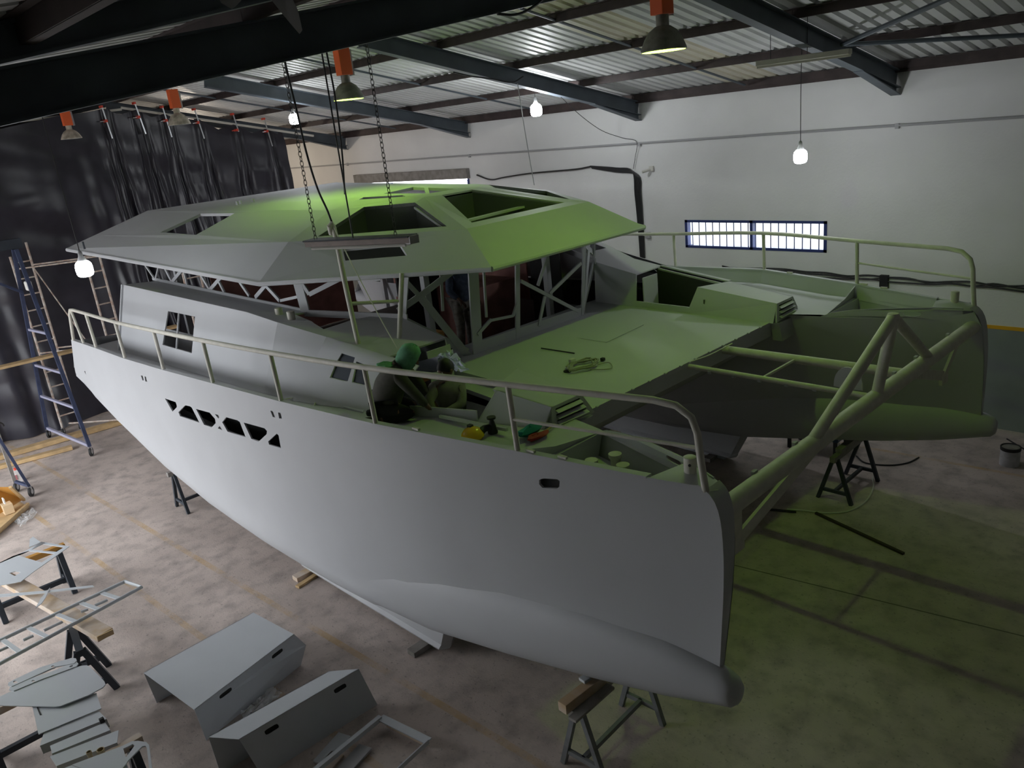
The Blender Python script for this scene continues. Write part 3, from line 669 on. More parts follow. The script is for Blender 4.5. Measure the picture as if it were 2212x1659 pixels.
    if s == 1:
        MB().plate([B(-7.5, 2.64, 2.5, s), B(-6.1, 2.5, 2.5, s), B(-6.1, 2.46, 3.17, s), B(-7.5, 2.58, 3.34, s)], off=(0, .02, 0)).build('hatch_shade_panel', DK_SHADE, tr)
        MB().box(B(-6.22, 2.2, 2.8, s), (.02, .56, .6)).build('hatch_shade_panel', DK_SHADE, tr)
    MB().plate([B(-7.5, 1.9, 2.5, s), B(-6.1, 1.9, 2.5, s), B(-6.1, 2.7, 2.5, s), B(-7.5, 2.9, 2.5, s)], off=(0, 0, -.02)).build('hatch_shade_floor', DK_SHADE, tr) if s == 1 else None
    # hatch lining: aft inside panel
    MB().box(B(-7.30, 2.12, 3.1, s), (0.02, 0.36, 0.5)).build('hatch_lining', PRIMER, tr)
    # louvred vent on the front end
    f0, f1, f2, f3 = B(-5.15, 2.03, 3.11, s), B(-5.15, 2.48, 3.11, s), B(-5.10, 2.54, 2.90, s), B(-5.09, 1.91, 2.88, s)
    vb = MB().plate([f0, f1, f2, f3], [[lerp(lerp(f0, f1, u), lerp(f3, f2, u), v) for u, v in ((a, b0), (c_, b0), (c_, b1), (a, b1))] for a, c_, b0, b1 in ((.12, .88, .14, .30), (.12, .88, .40, .56), (.12, .88, .66, .82))], off=(-0.02, 0, 0)).build('vent', PRIMER_D, tr)
    MB().plate([f1 + Vector((-.4, 0, 0.04)), f1, f2, B(-5.5, 2.62, 2.9, s)], off=(0, -s * .01, 0)).build('vent_cheek', PRIMER, tr)
    MB().box(B(-5.30, 2.25, 2.98, s), (0.02, 0.36, 0.2)).build('vent_back', DARKIN, tr)
    for v in (.22, .48, .74):
        a, b_ = lerp(lerp(f0, f1, .12), lerp(f3, f2, .12), v), lerp(lerp(f0, f1, .88), lerp(f3, f2, .88), v)
        MB().bar(a + Vector((0.015, 0, -.012)), b_ + Vector((0.015, 0, -.012)), 0.05, 0.006, (0.5, 0, 1)).build('louvre', PRIMER, tr)
    MB().hexa([B(-5.2, 2.0, 2.60, s), B(-5.05, 2.0, 2.60, s), B(-5.05, 2.3, 2.62, s), B(-5.2, 2.3, 2.62, s), B(-5.2, 1.95, 2.86, s), B(-5.08, 1.95, 2.86, s), B(-5.08, 2.4, 2.86, s), B(-5.2, 2.4, 2.86, s)]).build('bracket', PRIMER_D, tr)
    MB().plate([B(-14.77, 3.44, zd(-14.77), s), B(-14.77, 3.10, 3.84, s), B(-14.9, 2.5, 3.77, s), B(-14.9, 2.5, 2.3, s), B(-14.85, 3.2, 2.7, s)], th=0.02).build('end_panel', PRIMER, tr) if s == 1 else MB().bar(B(-14.77, 3.44, zd(-14.77), s), B(-14.77, 3.10, 3.84, s), 0.06, 0.05, (1, 0, 0)).build('end_edge', PRIMER, tr)
    for (u, v, k) in ((604, 681, 0), (630, 689, 1)):
        p = onplane(u, v, O(-9.24) if s == -1 else Vector((O(-9.24).x, 2 * YC - O(-9.24).y, O(-9.24).z)), (0, 0.05, 1))
        if s == 1: p.y = 2 * YC - p.y
        MB().lathe([(0.05, -0.06), (0.05, 0.10), (0.035, 0.105)], p, 12).build('winch_base', TUBE, tr, smooth=True)

# ---- saloon window frames (flat bars)
ff = None
def frame(name, plane_p, plane_n, bars, mirror=True):
    out = []
    for s in ((-1, 1) if mirror else (-1,)):
        root = None
        for (u0, v0, u1, v1, w_) in bars:
            a, b_ = onplane(u0, v0, plane_p, plane_n), onplane(u1, v1, plane_p, plane_n)
            nn = Vector(plane_n)
            if s == 1: a.y = 2 * YC - a.y; b_.y = 2 * YC - b_.y; nn = Vector((nn.x, -nn.y, nn.z))
            nn.normalize(); k_ = .0015 * bars.index((u0, v0, u1, v1, w_)); mb = MB().bar(a + nn * k_, b_ + nn * k_, w_, 0.025, nn)
            o = mb.build(name if root is None else 'lattice_bar', PRIMER, boat if root is None else root)
            if root is None: root = o
fx = (-7.85, YC, 3.0)
frame('window_frame', fx, (1, 0, 0), [(1022, 753, 1258, 674, .15), (1020, 560, 1032, 765, .17), (1117, 540, 1118, 735, .08), (1262, 515, 1257, 690, .05), (1124, 607, 1248, 672, .05), (1186, 540, 1161, 617, .045), (1176, 640, 1163, 703, .045), (1254, 568, 1186, 634, .05), (1116, 655, 1107, 682, .04), (1107, 682, 1058, 692, .035), (1059, 690, 1030, 722, .045), (1042, 570, 1049, 685, .03)], mirror=False)
S0 = B(-7.85, 1.09, 2.92, -1); S1p = B(-8.21, 1.9, 3.57, -1); S2p = B(-9.58, 2.5, 3.68, -1)
n1 = (S1p - S0).cross(Vector((0, 0, 1))); n2 = (S2p - S1p).cross(Vector((0, 0, 1)))
frame('window_frame', S0, n1, [(907, 640, 1012, 770, .10), (975, 588, 907, 640, .08), (907, 640, 862, 592, .06), (907, 640, 860, 672, .08), (953, 590, 957, 672, .035), (868, 690, 1010, 760, .10)])
frame('window_frame', S1p, n2, [(658, 676, 880, 686, .09), (735, 602, 668, 636, .06), (642, 606, 660, 674, .14), (668, 636, 652, 612, .05), (878, 596, 872, 686, .06)])
frame('window_frame', (-12, YC - 2.5, 3.7), (0, 1, 0), [(330, 602, 662, 672, .05), (309, 566, 334, 602, .04), (345, 566, 336, 602, .03), (352, 572, 372, 611, .06), (397, 578, 370, 611, .06), (396, 585, 404, 617, .04), (428, 586, 452, 626, .05), (476, 600, 452, 627, .06), (470, 606, 483, 632, .05), (511, 602, 537, 640, .05), (573, 616, 550, 643, .06), (571, 616, 602, 650, .06), (648, 640, 604, 650, .04)])

# ---- roof (hard top) built from facets
E1, E2, E3 = (-6.89, 1.49, 4.22), (-9.52, 3.12, 4.22), (-15.6, 3.6, 4.54)
U1, U2, A3, TA = (-7.61, 1.18, 4.61), (-9.66, 2.53, 4.63), (-15.6, 3.1, 4.685), (-15.6, 2.08, 4.966)
K1, K2 = (-9.25, 0.5, 4.93), (-10.25, 1.45, 4.885)
R_ = lambda p, s: B(p[0], p[1], p[2], s)
roof = None
def facet(pts, holes=(), name='roof_panel'):
    global roof
    mb = MB().plate(pts, holes, off=(0, 0, -0.045)); o = mb.build('roof' if roof is None else name, PRIMER, boat if roof is None else roof)
    if roof is None: roof = o
    return o
def onF1(x, b_): return (x, b_, 4.64 - .145 * (x + 7.97) - .193 * (b_ - 1.2))
facet([R_(U1, -1), R_(U1, 1), R_(K1, 1), R_(K1, -1)], [[B(-7.82, .90, 4.64, -1), B(-7.82, .90, 4.64, 1), B(-9.1, .29, 4.925, 1), B(-9.1, .29, 4.925, -1)]])
facet([R_(E1, -1), R_(E1, 1), R_(U1, 1), R_(U1, -1)])
for s in (-1, 1):
    pn = (B(*E2, -1) - B(*E1, -1)).cross(B(*U1, -1) - B(*E1, -1))
    hb = [onplane(u, v, B(*E1, -1), pn) for u, v in ((740, 536), (862, 524), (880, 552), (746, 563))]
    if s == 1: hb = [Vector((p.x, 2 * YC - p.y, p.z)) for p in hb]
    facet([R_(E1, s), R_(E2, s), R_(U2, s), R_(U1, s)], [hb])
    facet([R_(E2, s), R_(E3, s), R_(A3, s), R_(U2, s)])
    facet([R_(U1, s), R_(U2, s), R_(K2, s), R_(K1, s)], [[B(*onF1(-9.42, 2.22), s), B(*onF1(-9.74, 1.22), s), B(*onF1(-9.12, .78), s), B(*onF1(-7.97, 1.2), s)]])
    def onF2(x, b_):
        t = (b_ - 2.6) / (1.75 - 2.6); return (x, b_, interp([-15.6, -9.66], [4.80, 4.65], x) + (t) * 0.20)
    facet([R_(U2, s), R_(A3, s), R_(TA, s), R_(K2, s)], [[B(*onF2(-13.5, 2.72), s), B(*onF2(-12.2, 2.68), s), B(*onF2(-12.5, 1.85), s), B(*onF2(-13.6, 1.95), s)]])
    MB().tube([R_(E1, s) + Vector((0, 0, -.02)), R_(E2, s) + Vector((0, 0, -.02)), R_(E3, s) + Vector((0, 0, -.02))], 0.035, 8).build('eave_edge', PRIMER, roof, smooth=True)
    # fillet bars inside the front hatches
    a, b_ = onF1(-8.05, 1.15), onF1(-9.12, .78)
    MB().bar(B(*a, s) + Vector((0, 0, -.07)), B(*b_, s) + Vector((0, 0, -.07)), 0.05, 0.03).build('hatch_bar', PRIMER, roof)
    MB().plate([B(-9.3, 2.1, 4.60, s), B(-9.6, 1.2, 4.72, s), B(-9.2, .8, 4.74, s), B(-8.4, .9, 4.56, s), B(-8.2, 1.15, 4.5, s)], off=(0, 0, -.01)) if False else None
MB().tube([R_(E1, -1) + Vector((0, 0, -.02)), R_(E1, 1) + Vector((0, 0, -.02))], 0.035, 8).build('eave_edge', PRIMER, roof, smooth=True)
MB().bar(B(-8.3, .95, 4.60, -1), B(-8.45, .95, 4.62, 1), 0.10, 0.03).build('hatch_bar', PRIMER, roof)
oh = [[onz(u, v, 4.955) for u, v in q] for q in (((829, 418), (892, 404), (916, 405), (920, 417)), ((928, 417), (925, 405), (985, 407)), ((722, 433), (768, 428), (766, 434)), ((775, 431), (785, 426), (870, 421), (876, 424)), ((615, 421), (640, 418), (684, 417), (668, 424)))]
facet([R_(K1, -1), R_(K1, 1), R_(K2, 1), R_(TA, 1), R_(TA, -1), R_(K2, -1)], [[Vector((p.x, p.y, interp([-15.6, -9.25], [4.966, 4.95], p.x))) for p in q] for q in oh[:2] + oh[3:4]])
MB().tube([B(-15.6, 3.6, 4.52, -1), B(-15.6, 3.1, 4.66, -1), B(-15.6, 2.08, 4.945, -1), B(-15.6, 2.08, 4.945, 1), B(-15.6, 3.1, 4.66, 1), B(-15.6, 3.6, 4.52, 1)], 0.03, 8).build('eave_edge', PRIMER, roof, smooth=True)
for u, v in ((513, 443), (520, 441), (547, 437)): MB().box(onz(u, v, 4.98) + Vector((0, 0, 0.03)), (0.07, 0.02, 0.06)).build('bracket', PRIMER_D, roof)
MB().tube([onz(183, 538, 4.6), onz(183, 538, 4.6) + Vector((0, 0, .12))], 0.015, 6).build('bracket', DARKSTEEL, roof)
MB().plate([B(-7.7, 1.1, 4.2, -1), B(-7.7, 1.1, 4.2, 1), B(-9.5, 2.35, 4.2, 1), B(-15.2, 2.6, 4.3, 1), B(-15.2, 2.6, 4.3, -1), B(-9.5, 2.35, 4.2, -1)], off=(0, 0, -.02)).build('added_liner', mat('hatch depth shade', (.09, .10, .09), .8), roof)  # plate added under the hatches; its dark colour paints interior shade
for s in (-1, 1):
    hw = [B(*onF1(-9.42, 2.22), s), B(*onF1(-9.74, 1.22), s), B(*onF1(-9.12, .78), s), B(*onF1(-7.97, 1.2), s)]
    MB().grid([hw, [Vector((p.x, p.y, 4.22)) for p in hw]], closed=True).build('hatch_shade_well', mat('hatch depth shade', (.09, .10, .09), .8), roof)  # dark colour stands in for the unlit depth under the hatch
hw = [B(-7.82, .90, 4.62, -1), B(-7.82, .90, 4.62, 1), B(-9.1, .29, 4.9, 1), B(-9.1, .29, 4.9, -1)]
MB().grid([hw, [Vector((p.x, p.y, 4.22)) for p in hw]], closed=True).build('hatch_shade_well', mat('hatch depth shade', (.09, .10, .09), .8), roof)  # centre hatch likewise, interior shade put into the colour
# roof posts inside
for x, b_ in ((-8.6, 1.2), (-14.6, 2.2)):
    for s in (-1, 1): MB().box(B(x, b_, 3.2, s), (0.09, 0.09, 2.0)).build('roof_post', PRIMER, roof)
# lining panels seen inside the saloon
MB().box((-12.3, YC + 2.35, 3.2), (4.2, 0.03, 1.75)).build('lining', PINK, boat)
MB().box((-14.4, YC - 0.2, 3.2), (0.03, 3.0, 1.9)).build('lining', PINK, boat)
MB().box((-10.4, YC + 1.2, 2.75), (1.2, 0.9, 1.05)).build('cupboard', PINK, boat)
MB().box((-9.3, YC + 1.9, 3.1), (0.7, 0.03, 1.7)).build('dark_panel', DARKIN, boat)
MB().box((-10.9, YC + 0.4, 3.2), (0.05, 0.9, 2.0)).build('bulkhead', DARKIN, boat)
MB().box((-9.6, YC - 0.7, 2.55), (0.5, 0.6, 0.7)).build('locker', WOODO, boat)

# ---- mast step goal-post with rung
gp = MB().tube(spline([onx(775, 747, -8.1) + Vector((0, 0, 0)), onx(745, 610, -8.1), onx(727, 520, -8.1), onx(720, 490, -8.1)], 4) + [onx(716, 482, -8.1), onx(712, 488, -8.1), onx(716, 505, -8.15)], 0.032, 10).build('handhold_post', TUBE, boat, smooth=True)
MB().tube([onz(862, 747, 3.36), onx(868, 590, onz(862, 747, 3.36).x)], 0.032, 10).build('upright', TUBE, gp, smooth=True)
MB().tube([onx(757, 656, -8.1), onx(866, 650, onz(862, 747, 3.36).x)], 0.022, 8).build('rung', TUBE, gp, smooth=True)

# ---- front crossbeam, seagull striker, walkway rails
xb = -3.0; zb_ = 2.79
beam = MB().tube([B(xb, 2.92, zb_, -1), B(xb, 2.92, zb_, 1)], 0.085, 14).build('front_crossbeam', TUBE, boat, smooth=True)
apx = Vector((-2.88, YC + 0.02, 3.62))
for b_, r in ((-1.42, .055), (1.42, .055)): MB().tube([apx + Vector((0, math.copysign(.02, b_), 0)), Vector((xb, YC + b_, zb_ + .02))], r, 12).build('strut', TUBE, beam, smooth=True)
MB().tube([apx + Vector((0, 0, -.02)), Vector((xb, YC, zb_ + .02))], 0.055, 12).build('strut', TUBE, beam, smooth=True)
MB().lathe([(0.0, -.06), (.05, -.05), (.07, 0), (.05, .05), (0, .06)], apx, 12).build('apex', TUBE, beam, smooth=True)
for k in (-2.3, -1.6, -.8, .6, 1.2, 2.2): MB().box((xb - 0.06, YC + k, zb_ + 0.075), (0.03, 0.06, 0.03)).build('eye', PRIMER_D, beam)
for s in (-1, 1):
    p0, p1, p2 = Vector((xb - .12, YC + s * .55, zb_ + .10)), Vector((xb - .15, YC + s * 2.45, 2.26)), Vector((xb - .05, YC + s * 2.62, zb_ - .05))
    MB().bar(Vector((xb - .05, YC + s * 1.0, zb_ - .05)), p1, 0.03, 0.12).build('stay_plate', TUBE, beam)
    MB().bar(p1, p2, 0.03, 0.14, (0, 1, 0)).build('stay_plate', TUBE, beam)
    MB().box(p1 + Vector((0, 0, -.02)), (0.04, 0.2, 0.16)).build('stay_plate', TUBE, beam)
lg = MB().tube([(-5.21, YC + .77, 2.80), (-3.05, YC + .80, 2.80)], 0.055, 12).build('longeron', TUBE, boat, smooth=True)
MB().tube([(-5.2, YC - .02, 2.81), (-3.05, YC - .05, 2.81)], 0.03, 10).build('side_rail', TUBE, lg, smooth=True)
MB().tube([(-4.25, YC + .76, 2.80), (-4.24, YC - .03, 2.81)], 0.018, 8).build('cross_bar', TUBE, lg, smooth=True)
hp_ = [Vector((-3.30 + 0.15 * math.cos(a), YC + .02, 2.83 + .23 * max(0, math.sin(a)) ** .8)) for a in np.linspace(0, math.pi, 13)]
MB().plate(hp_, [[Vector((-3.30 + .025 * math.cos(a), YC + .02, 2.95 + .025 * math.sin(a))) for a in np.linspace(0, 2 * math.pi, 9)[:-1]]], off=(0, 0.015, 0)).build('eye_plate', PRIMER, lg)
for k in range(6): MB().box((-4.9 + k * .32, YC - .05, 2.785), (0.04, 0.03, 0.03)).build('eye', PRIMER_D, lg)
# white lashing draped at the foredeck edge
cab('lashing_line', 'thin white cord lashed between foredeck edge and the thick walkway tube', [onz(1490, 782, 2.9), onz(1530, 768, 2.88), onz(1570, 748, 2.88), onz(1582, 742, 2.9)], 0.008, WCABLE, cat='rope')
# ================================================================== lamps
def emat(name, col, st):
    M = bpy.data.materials.new(name); M.use_nodes = True; t = M.node_tree; t.nodes.clear()
    e = t.nodes.new('ShaderNodeEmission'); e.inputs[0].default_value = (*col, 1); e.inputs[1].default_value = st
    o = t.nodes.new('ShaderNodeOutputMaterial'); t.links.new(e.outputs[0], o.inputs[0]); MATS[name] = M; return M
E_GREEN = emat('mercury lamp glow', (0.50, 1.0, 0.08), LAMP_GREEN)
E_GREEN2 = emat('mercury lamp glow over foredeck', (0.50, 1.0, 0.08), LAMP_GREEN * .72)
E_WHITE = emat('led bulb glow', (0.94, 0.97, 1.0), BULB_WHITE)
def highbay(p, label, lit, refl, top):
    p = Vector(p); t = thing('high_bay_lamp', label, 'lamp', p, 'high bay lamps along the ridge')
    pr = [(.245, 0), (.25, .012), (.235, .05), (.20, .13), (.15, .20), (.085, .245), (.07, .25), (.07, .36), (.06, .365)]
    n = 28; V = []; mb = MB()
    inner = [(.055, .235), (.14, .19), (.19, .12), (.225, .05), (.235, .0)]
    mb.lathe(pr, p, n); f = [q for q in mb.f if len(q) == 4]; mb.f = f
    mb2 = MB().lathe(inner, p, n); mb2.f = [q for q in mb2.f if len(q) == 4]
    rf = mb.build('reflector', refl, t, smooth=True, fix=False)
    mb2.build('lining', mat('dull reflector lining', (.35, .35, .33), .4), rf, smooth=True, fix=False)
    MB().lathe([(.02, .0), (.045, .03), (.045, .07), (.03, .10)], p + Vector((0, 0, .115 if p.x < -8 else .045)), 14).build('lamp_bulb', (E_GREEN if p.x < -8 else E_GREEN2) if lit else mat('dull glass', (.7, .7, .66), .3), t, smooth=True)
    MB().box(p + Vector((0, 0, .56)), (.16, .21, .40)).build('gear_box', ORANGE, t, bevel=.008)
    MB().box(p + Vector((-.02, .13, .54)), (.12, .05, .38)).build('gear_plate', PVC, t)
    MB().tube([p + Vector((0, 0, .74)), (p.x, p.y, top)], .012, 6).build('hook', DARKSTEEL, t)
    return t
for p, l, lit, rf in (((-5.40, 7.72, 6.36), 'burning high bay lamp with dark bell reflector above the foredeck', True, ALUD),
                      ((-11.2, 7.49, 6.42), 'burning high bay lamp with orange gear box above the boat roof', True, ALUD),
                      ((-16.0, 6.75, 6.45), 'unlit dusty high bay lamp hanging before middle of the black curtain', False, ALUL),
                      ((-18.4, 5.48, 6.45), 'small unlit high bay lamp with bright orange box near the big dark rafter', False, ALUL)):
    t_ = highbay(p, l, lit, rf, zraf(p[1]) + 0.28)
    if p[0] < -14: t_.scale = (.85, .85, .85) if p[0] > -17 else (.8, .8, .72)
BULBM = {}
def bulb(p, top, label, r=.085, k=1.0, col=(.94, .97, 1.0), top_=None):
    em = BULBM.setdefault(k, emat('bulb glow %g' % k, col, BULB_WHITE * k)); top = top_ or zraf(p[1]) + .42
    p = Vector(p); t = thing('led_bulb', label, 'light bulb', p, 'bare LED bulbs on cords')
    MB().lathe([(.25 * r, -1.25 * r), (.62 * r, -1.2 * r), (.86 * r, -1.05 * r), (.97 * r, -.8 * r), (r, -.4 * r), (r, .1 * r), (.93 * r, .4 * r), (.78 * r, .62 * r), (.55 * r, .8 * r)], p, 20).build('glass', em, t, smooth=True)
    MB().lathe([(.06, .6 * r), (.05, .10), (.03, .14), (.026, .19), (.012, .21)], p, 14).build('socket', PVC, t, smooth=True)
    MB().tube([p + Vector((0, 0, .2)), (p.x, p.y, (p.z + top) / 2), (p.x + .01, p.y, top)], .006, 6).build('cord', CABLE, t)
bulb(onx(1729, 335, -5.9), 0, 'glowing bare LED bulb on long cord in front of the strip window wall', .10, k=2.4)
bulb(onx(1158, 235, -11.0), 0, 'glowing bare LED bulb on short cord near the wall beyond the boat roof', .11, k=3.6)
bulb(onx(635, 255, -16.0), 0, 'glowing bare LED bulb beside the hanging chains', .105, k=2.0)
bulb((-24.6, 10.4, 5.4), 7, 'unseen warm bulb added behind the black curtain to light the cream wall', k=14.0, col=(1.0, .86, .70))  # bulb out of view, added for the warm glow on the back wall
bulb(onx(181, 577, -11.0), 0, 'glowing bare LED bulb hanging below the aft corner of the boat roof', .10, k=1.1)
ib = bulb((-11.6, 7.6, 3.92), 0, 'unseen small bulb added under the boat roof to light the saloon', .06, k=.6, top_=4.18)  # bulb hidden by the roof brim, added to brighten the saloon

def chain(name_parent, a, b, link=.055):
    a, b = Vector(a), Vector(b); n = max(2, int((a - b).length / (link * .75))); mb = MB(); d = (b - a).normalized()
    u = Vector((1, 0, 0)); v = d.cross(u).normalized(); u = v.cross(d)
    for k in range(n):
        c = a + (b - a) * ((k + .5) / n); q = u if k % 2 else v; pts = []
        for j in range(9):
            an = 2 * math.pi * j / 8; pts.append(c + d * math.cos(an) * link * .5 + q * math.sin(an) * link * .28)
        mb.tube(pts, .0038, 4, cap=False)
    return mb.build('chain', CHAIN, name_parent)
# fluorescent batten hung on chains in front of the roof
za = 4.9; fa, fb = onz(668, 533, za), onz(893, 524, za)
ft = thing('fluorescent_batten', 'unlit fluorescent batten hung on two chains in front of the boat roof', 'lamp', (fa + fb) / 2)
dd = (fb - fa).normalized(); nn_ = Vector((dd.y, -dd.x, 0))
MB().bar(fa + Vector((0, 0, .03)), fb + Vector((0, 0, .03)), .12, .05).build('tray', mat('pinkish dusty enamel', (.50, .42, .39), .6, noise=.2, nscale=6), ft, bevel=.006)
MB().bar(fa + Vector((0, 0, .062)), fb + Vector((0, 0, .062)), .16, .012).build('top_plate', DARKSTEEL, ft)
for k in (-1, 1):
    MB().tube([fa + nn_ * .035 * k + dd * .06 + Vector((0, 0, -.012)), fb + nn_ * .035 * k - dd * .06 + Vector((0, 0, -.012))], .016, 8).build('tube', mat('dull glass', (.7, .7, .66), .3), ft, smooth=True)
MB().box(fb + Vector((0, 0, .03)) - dd * .02, (.1, .1, .07)).build('end_cap', PVC, ft)
for t_ in (.08, .85):
    q = lerp(fa, fb, t_) + Vector((0, 0, .06)); chain(ft, q, (q.x, q.y, zrl(q.y) + .02))
q = lerp(fa, fb, .45) + Vector((0, 0, .06)); MB().tube([q, (q.x, q.y, zrl(q.y) + .02)], .007, 6).build('supply_cable', CABLE, ft)
# pale batten under the far rafter
ga, gb_ = onx(1636, 138, -6.35), onx(1838, 105, -5.0)
dlt = Vector(ga); ga = ony(1636, 138, 11.0); gb_ = ony(1838, 105, 11.2); gb_.z = ga.z
f2_ = thing('fluorescent_batten', 'dusty cream fluorescent batten hanging below the rafter near the white wall', 'lamp', (ga + gb_) / 2)
CR = mat('cream enamel', (.52, .50, .42), .6, noise=.15, nscale=6)
MB().bar(ga, gb_, .16, .07).build('tray', CR, f2_, bevel=.01)
MB().bar(ga + Vector((0, 0, -.05)), gb_ + Vector((0, 0, -.05)), .05, .03).build('tube', CR, f2_)
for t_ in (.15, .55): q = lerp(ga, gb_, t_); MB().tube([q, (q.x, q.y, zrr(q.y) + .38)], .005, 6).build('hanger', CABLE, f2_)
# loose wires
def wire(label, pts, r=.008, m_=CABLE): return cab('hanging_cable', label, pts, r, m_)
xq = -7.6
wire('black cable hanging from the dark rafter down to the pulley post', [Vector((xq, onx(612, 120, xq).y, zrl(onx(612, 120, xq).y) + .42)), onx(617, 140, xq), onx(640, 235, xq), onx(662, 330, xq), onx(685, 405, xq), onx(706, 452, xq), onx(716, 478, xq)], .011)
wire('thin rope running from the pulley post down to the deck', [onx(722, 492, -8.0), onx(760, 570, -7.8), onx(820, 685, -7.6), onx(858, 752, -7.5)], .007, WCABLE)
wire('black cable hanging plumb beside the orange lamp box', [Vector((-7.2, onx(700, 85, -7.2).y, zrl(onx(700, 85, -7.2).y) + .42)), onx(704, 105, -7.2), onx(724, 210, -7.2), onx(738, 320, -7.2), onx(745, 420, -7.2)], .009)
wire('thin grey wire dropping from rafter to the far edge of the boat roof', [onx(1118, 180, -10.5), onx(1135, 290, -10.5), onx(1154, 400, -10.5)], .008, PVC)
wire('black cable looping below the dark foreground rafter', [onx(1075, 30, -5.3), onx(1110, 32, -5.3), onx(1140, 22, -5.3), onx(1170, 0, -5.3), onx(1180, -20, -5.3)], .012)
wire('cable clipped along the blue grey rafter', [onx(980, 156, -10.6), onx(1020, 165, -10.6), onx(1060, 170, -10.6), onx(1105, 178, -10.6), onx(1130, 165, -10.6)], .012)
# ceiling fan under the left roof
cf = thing('ceiling_fan', 'grey ceiling fan blades against the dark left roof', 'fan', onx(560, -30, -3.6))
hubp = onx(540, -75, -3.6)
MB().lathe([(.05, -.05), (.07, -.03), (.07, .04), (.04, .08), (.015, .09), (.015, .5)], hubp, 16).build('hub', DARKSTEEL, cf, smooth=True)
FANM = mat('grey fan blade', (.22, .22, .22), .5)
for tp in ((650, 52), (470, -8), (480, -90)):
    e = onx(tp[0], tp[1], -3.6 + (.12 if tp[0] > 600 else .3)); d_ = (e - hubp); sd = (Vector((d_.y, -d_.x, 0)).normalized() * .4 + Vector((0, 0, .9))).normalized()
    rows = []
    for k in range(9):
        t_ = .12 + .88 * k / 8; wd = .06 * (0.6 + .8 * math.sin(math.pi * min(1, t_ * .8))) * (1 if k < 8 else .35); c_ = hubp + d_ * t_ + Vector((0, 0, .02 * math.sin(t_ * 3)))
        rows.append([c_ - sd * wd, c_ + sd * wd + Vector((0, 0, .03))])
    mb = MB(); V = [p for r in rows for p in r]; mb.add(V + [p - Vector((0, 0, .008)) for p in V], []); n_ = len(V)
    for k in range(8):
        a = 2 * k; mb.f += [(a, a + 1, a + 3, a + 2), (n_ + a, n_ + a + 2, n_ + a + 3, n_ + a + 1), (a, a + 2, n_ + a + 2, n_ + a), (a + 1, n_ + a + 1, n_ + a + 3, a + 3)]
    mb.build('blade', FANM, cf, smooth=True)

# ================================================================== black curtain
XCU = -20.8
def cutop(y): return zrr(y) + 0.02 if y > YR else min(zrl(y) + 0.29, zrr(YR) + .02)
CL = [(222, 240), (293, 232), (353, 240), (422, 245), (505, 255), (572, 265)]
cly = [onx(u, v, XCU).y for u, v in CL]
NY, NZ = 260, 60; rows = []
rnd = random.Random(3); ph = [rnd.uniform(0, 6.28) for _ in range(8)]
for j in range(NZ + 1):
    t_ = j / NZ; r = []
    for i in range(NY + 1):
        u_ = i / NY; y = -2.2 + u_ * 13.75; top_ = cutop(y); zt_ = top_
        dmin = min(abs(y - c) for c in cly)
        sag = 0.22 * min(1.0, dmin / 0.55) * (1 if 7.2 < y < 11.4 else 0.3)
        zt_ -= sag * max(0, 1 - t_ * 2.5)
        z = zt_ * (1 - t_) + 0.02 * t_
        A = .06 + .09 * t_
        if y > 11.0: y_ = y + .22 * t_
        else: y_ = y
        m_ = .5 + .5 * math.sin(y * 1.3 + ph[3] + z * .25); dx = A * (math.sin(y * 7.3 + ph[0] + 1.4 * math.sin(y * 1.7 + z * .3)) * .75 * m_ * min(1, t_ * 2.2) + math.sin(y * 2.6 + ph[1] + .5 * math.sin(z * .9)) * .9 + math.sin(y * 13.3 + ph[2] + z * .6) * .3 * m_ * t_)
        for c in cly:
            w_ = .10 + .35 * t_; g_ = math.exp(-((y - c - .25 * t_) / w_) ** 2); dx += .16 * g_ * math.sin((y - c) / w_ * 5.5 + 1.2) * (0.4 + t_)
        dx += .03 * math.sin(z * 3.1 + y * .8) * (1 - t_) + 0.02 * math.sin(z * 7 + y * 2)
        dx += .03 * sum(math.exp(-((z - zs_ - .05 * math.sin(y * 1.1)) / .035) ** 2) for zs_ in (5.35, 3.35, 1.6))
        r.append(Vector((XCU + dx, y_, z)))
    rows.append(r)
cu = MB().grid(rows).build('curtain', None, smooth=False, fix=False)
for p in cu.data.polygons: p.use_smooth = True
CUM = bpy.data.materials.new('black plastic sheeting'); CUM.use_nodes = True
t = CUM.node_tree; b = t.nodes['Principled BSDF']; b.inputs['Roughness'].default_value = .34; b.inputs['Base Color'].default_value = (.028, .028, .036, 1)
nz = t.nodes.new('ShaderNodeTexNoise'); nz.inputs['Scale'].default_value = 3.0; gg = t.nodes.new('ShaderNodeNewGeometry'); t.links.new(gg.outputs['Position'], nz.inputs['Vector'])
rp = t.nodes.new('ShaderNodeValToRGB'); rp.color_ramp.elements[0].color = (.016, .016, .022, 1); rp.color_ramp.elements[1].color = (.042, .040, .054, 1); t.links.new(nz.outputs['Fac'], rp.inputs['Fac']); t.links.new(rp.outputs['Color'], b.inputs['Base Color'])
cu.data.materials.append(CUM); tag(cu, 'tall black plastic sheet curtain closing off the far end of the shed', 'curtain')
rail_ = MB().bar((XCU - .12, 4.2, cutop(5.1) - .02), (XCU - .12, YR, zrl(YR) + .05), .05, .05); rail_.bar((XCU - .12, YR, zrr(YR) + .03), (XCU - .12, 12.6, zrr(12.6) + .03), .05, .05)
tag(rail_.build('curtain_rail', WCABLE), 'pale sloping rail carrying the top edge of the black curtain', 'rail')
LAB = ['bar clamp on curtain nearest the big dark rafter', 'bar clamp second along the curtain top from the dark rafter', 'bar clamp on curtain just left of the dusty unlit lamp', 'bar clamp on curtain at right of the dusty unlit lamp', 'short bar clamp with bright red foot on the curtain', 'bar clamp at curtain edge by the cream back wall']
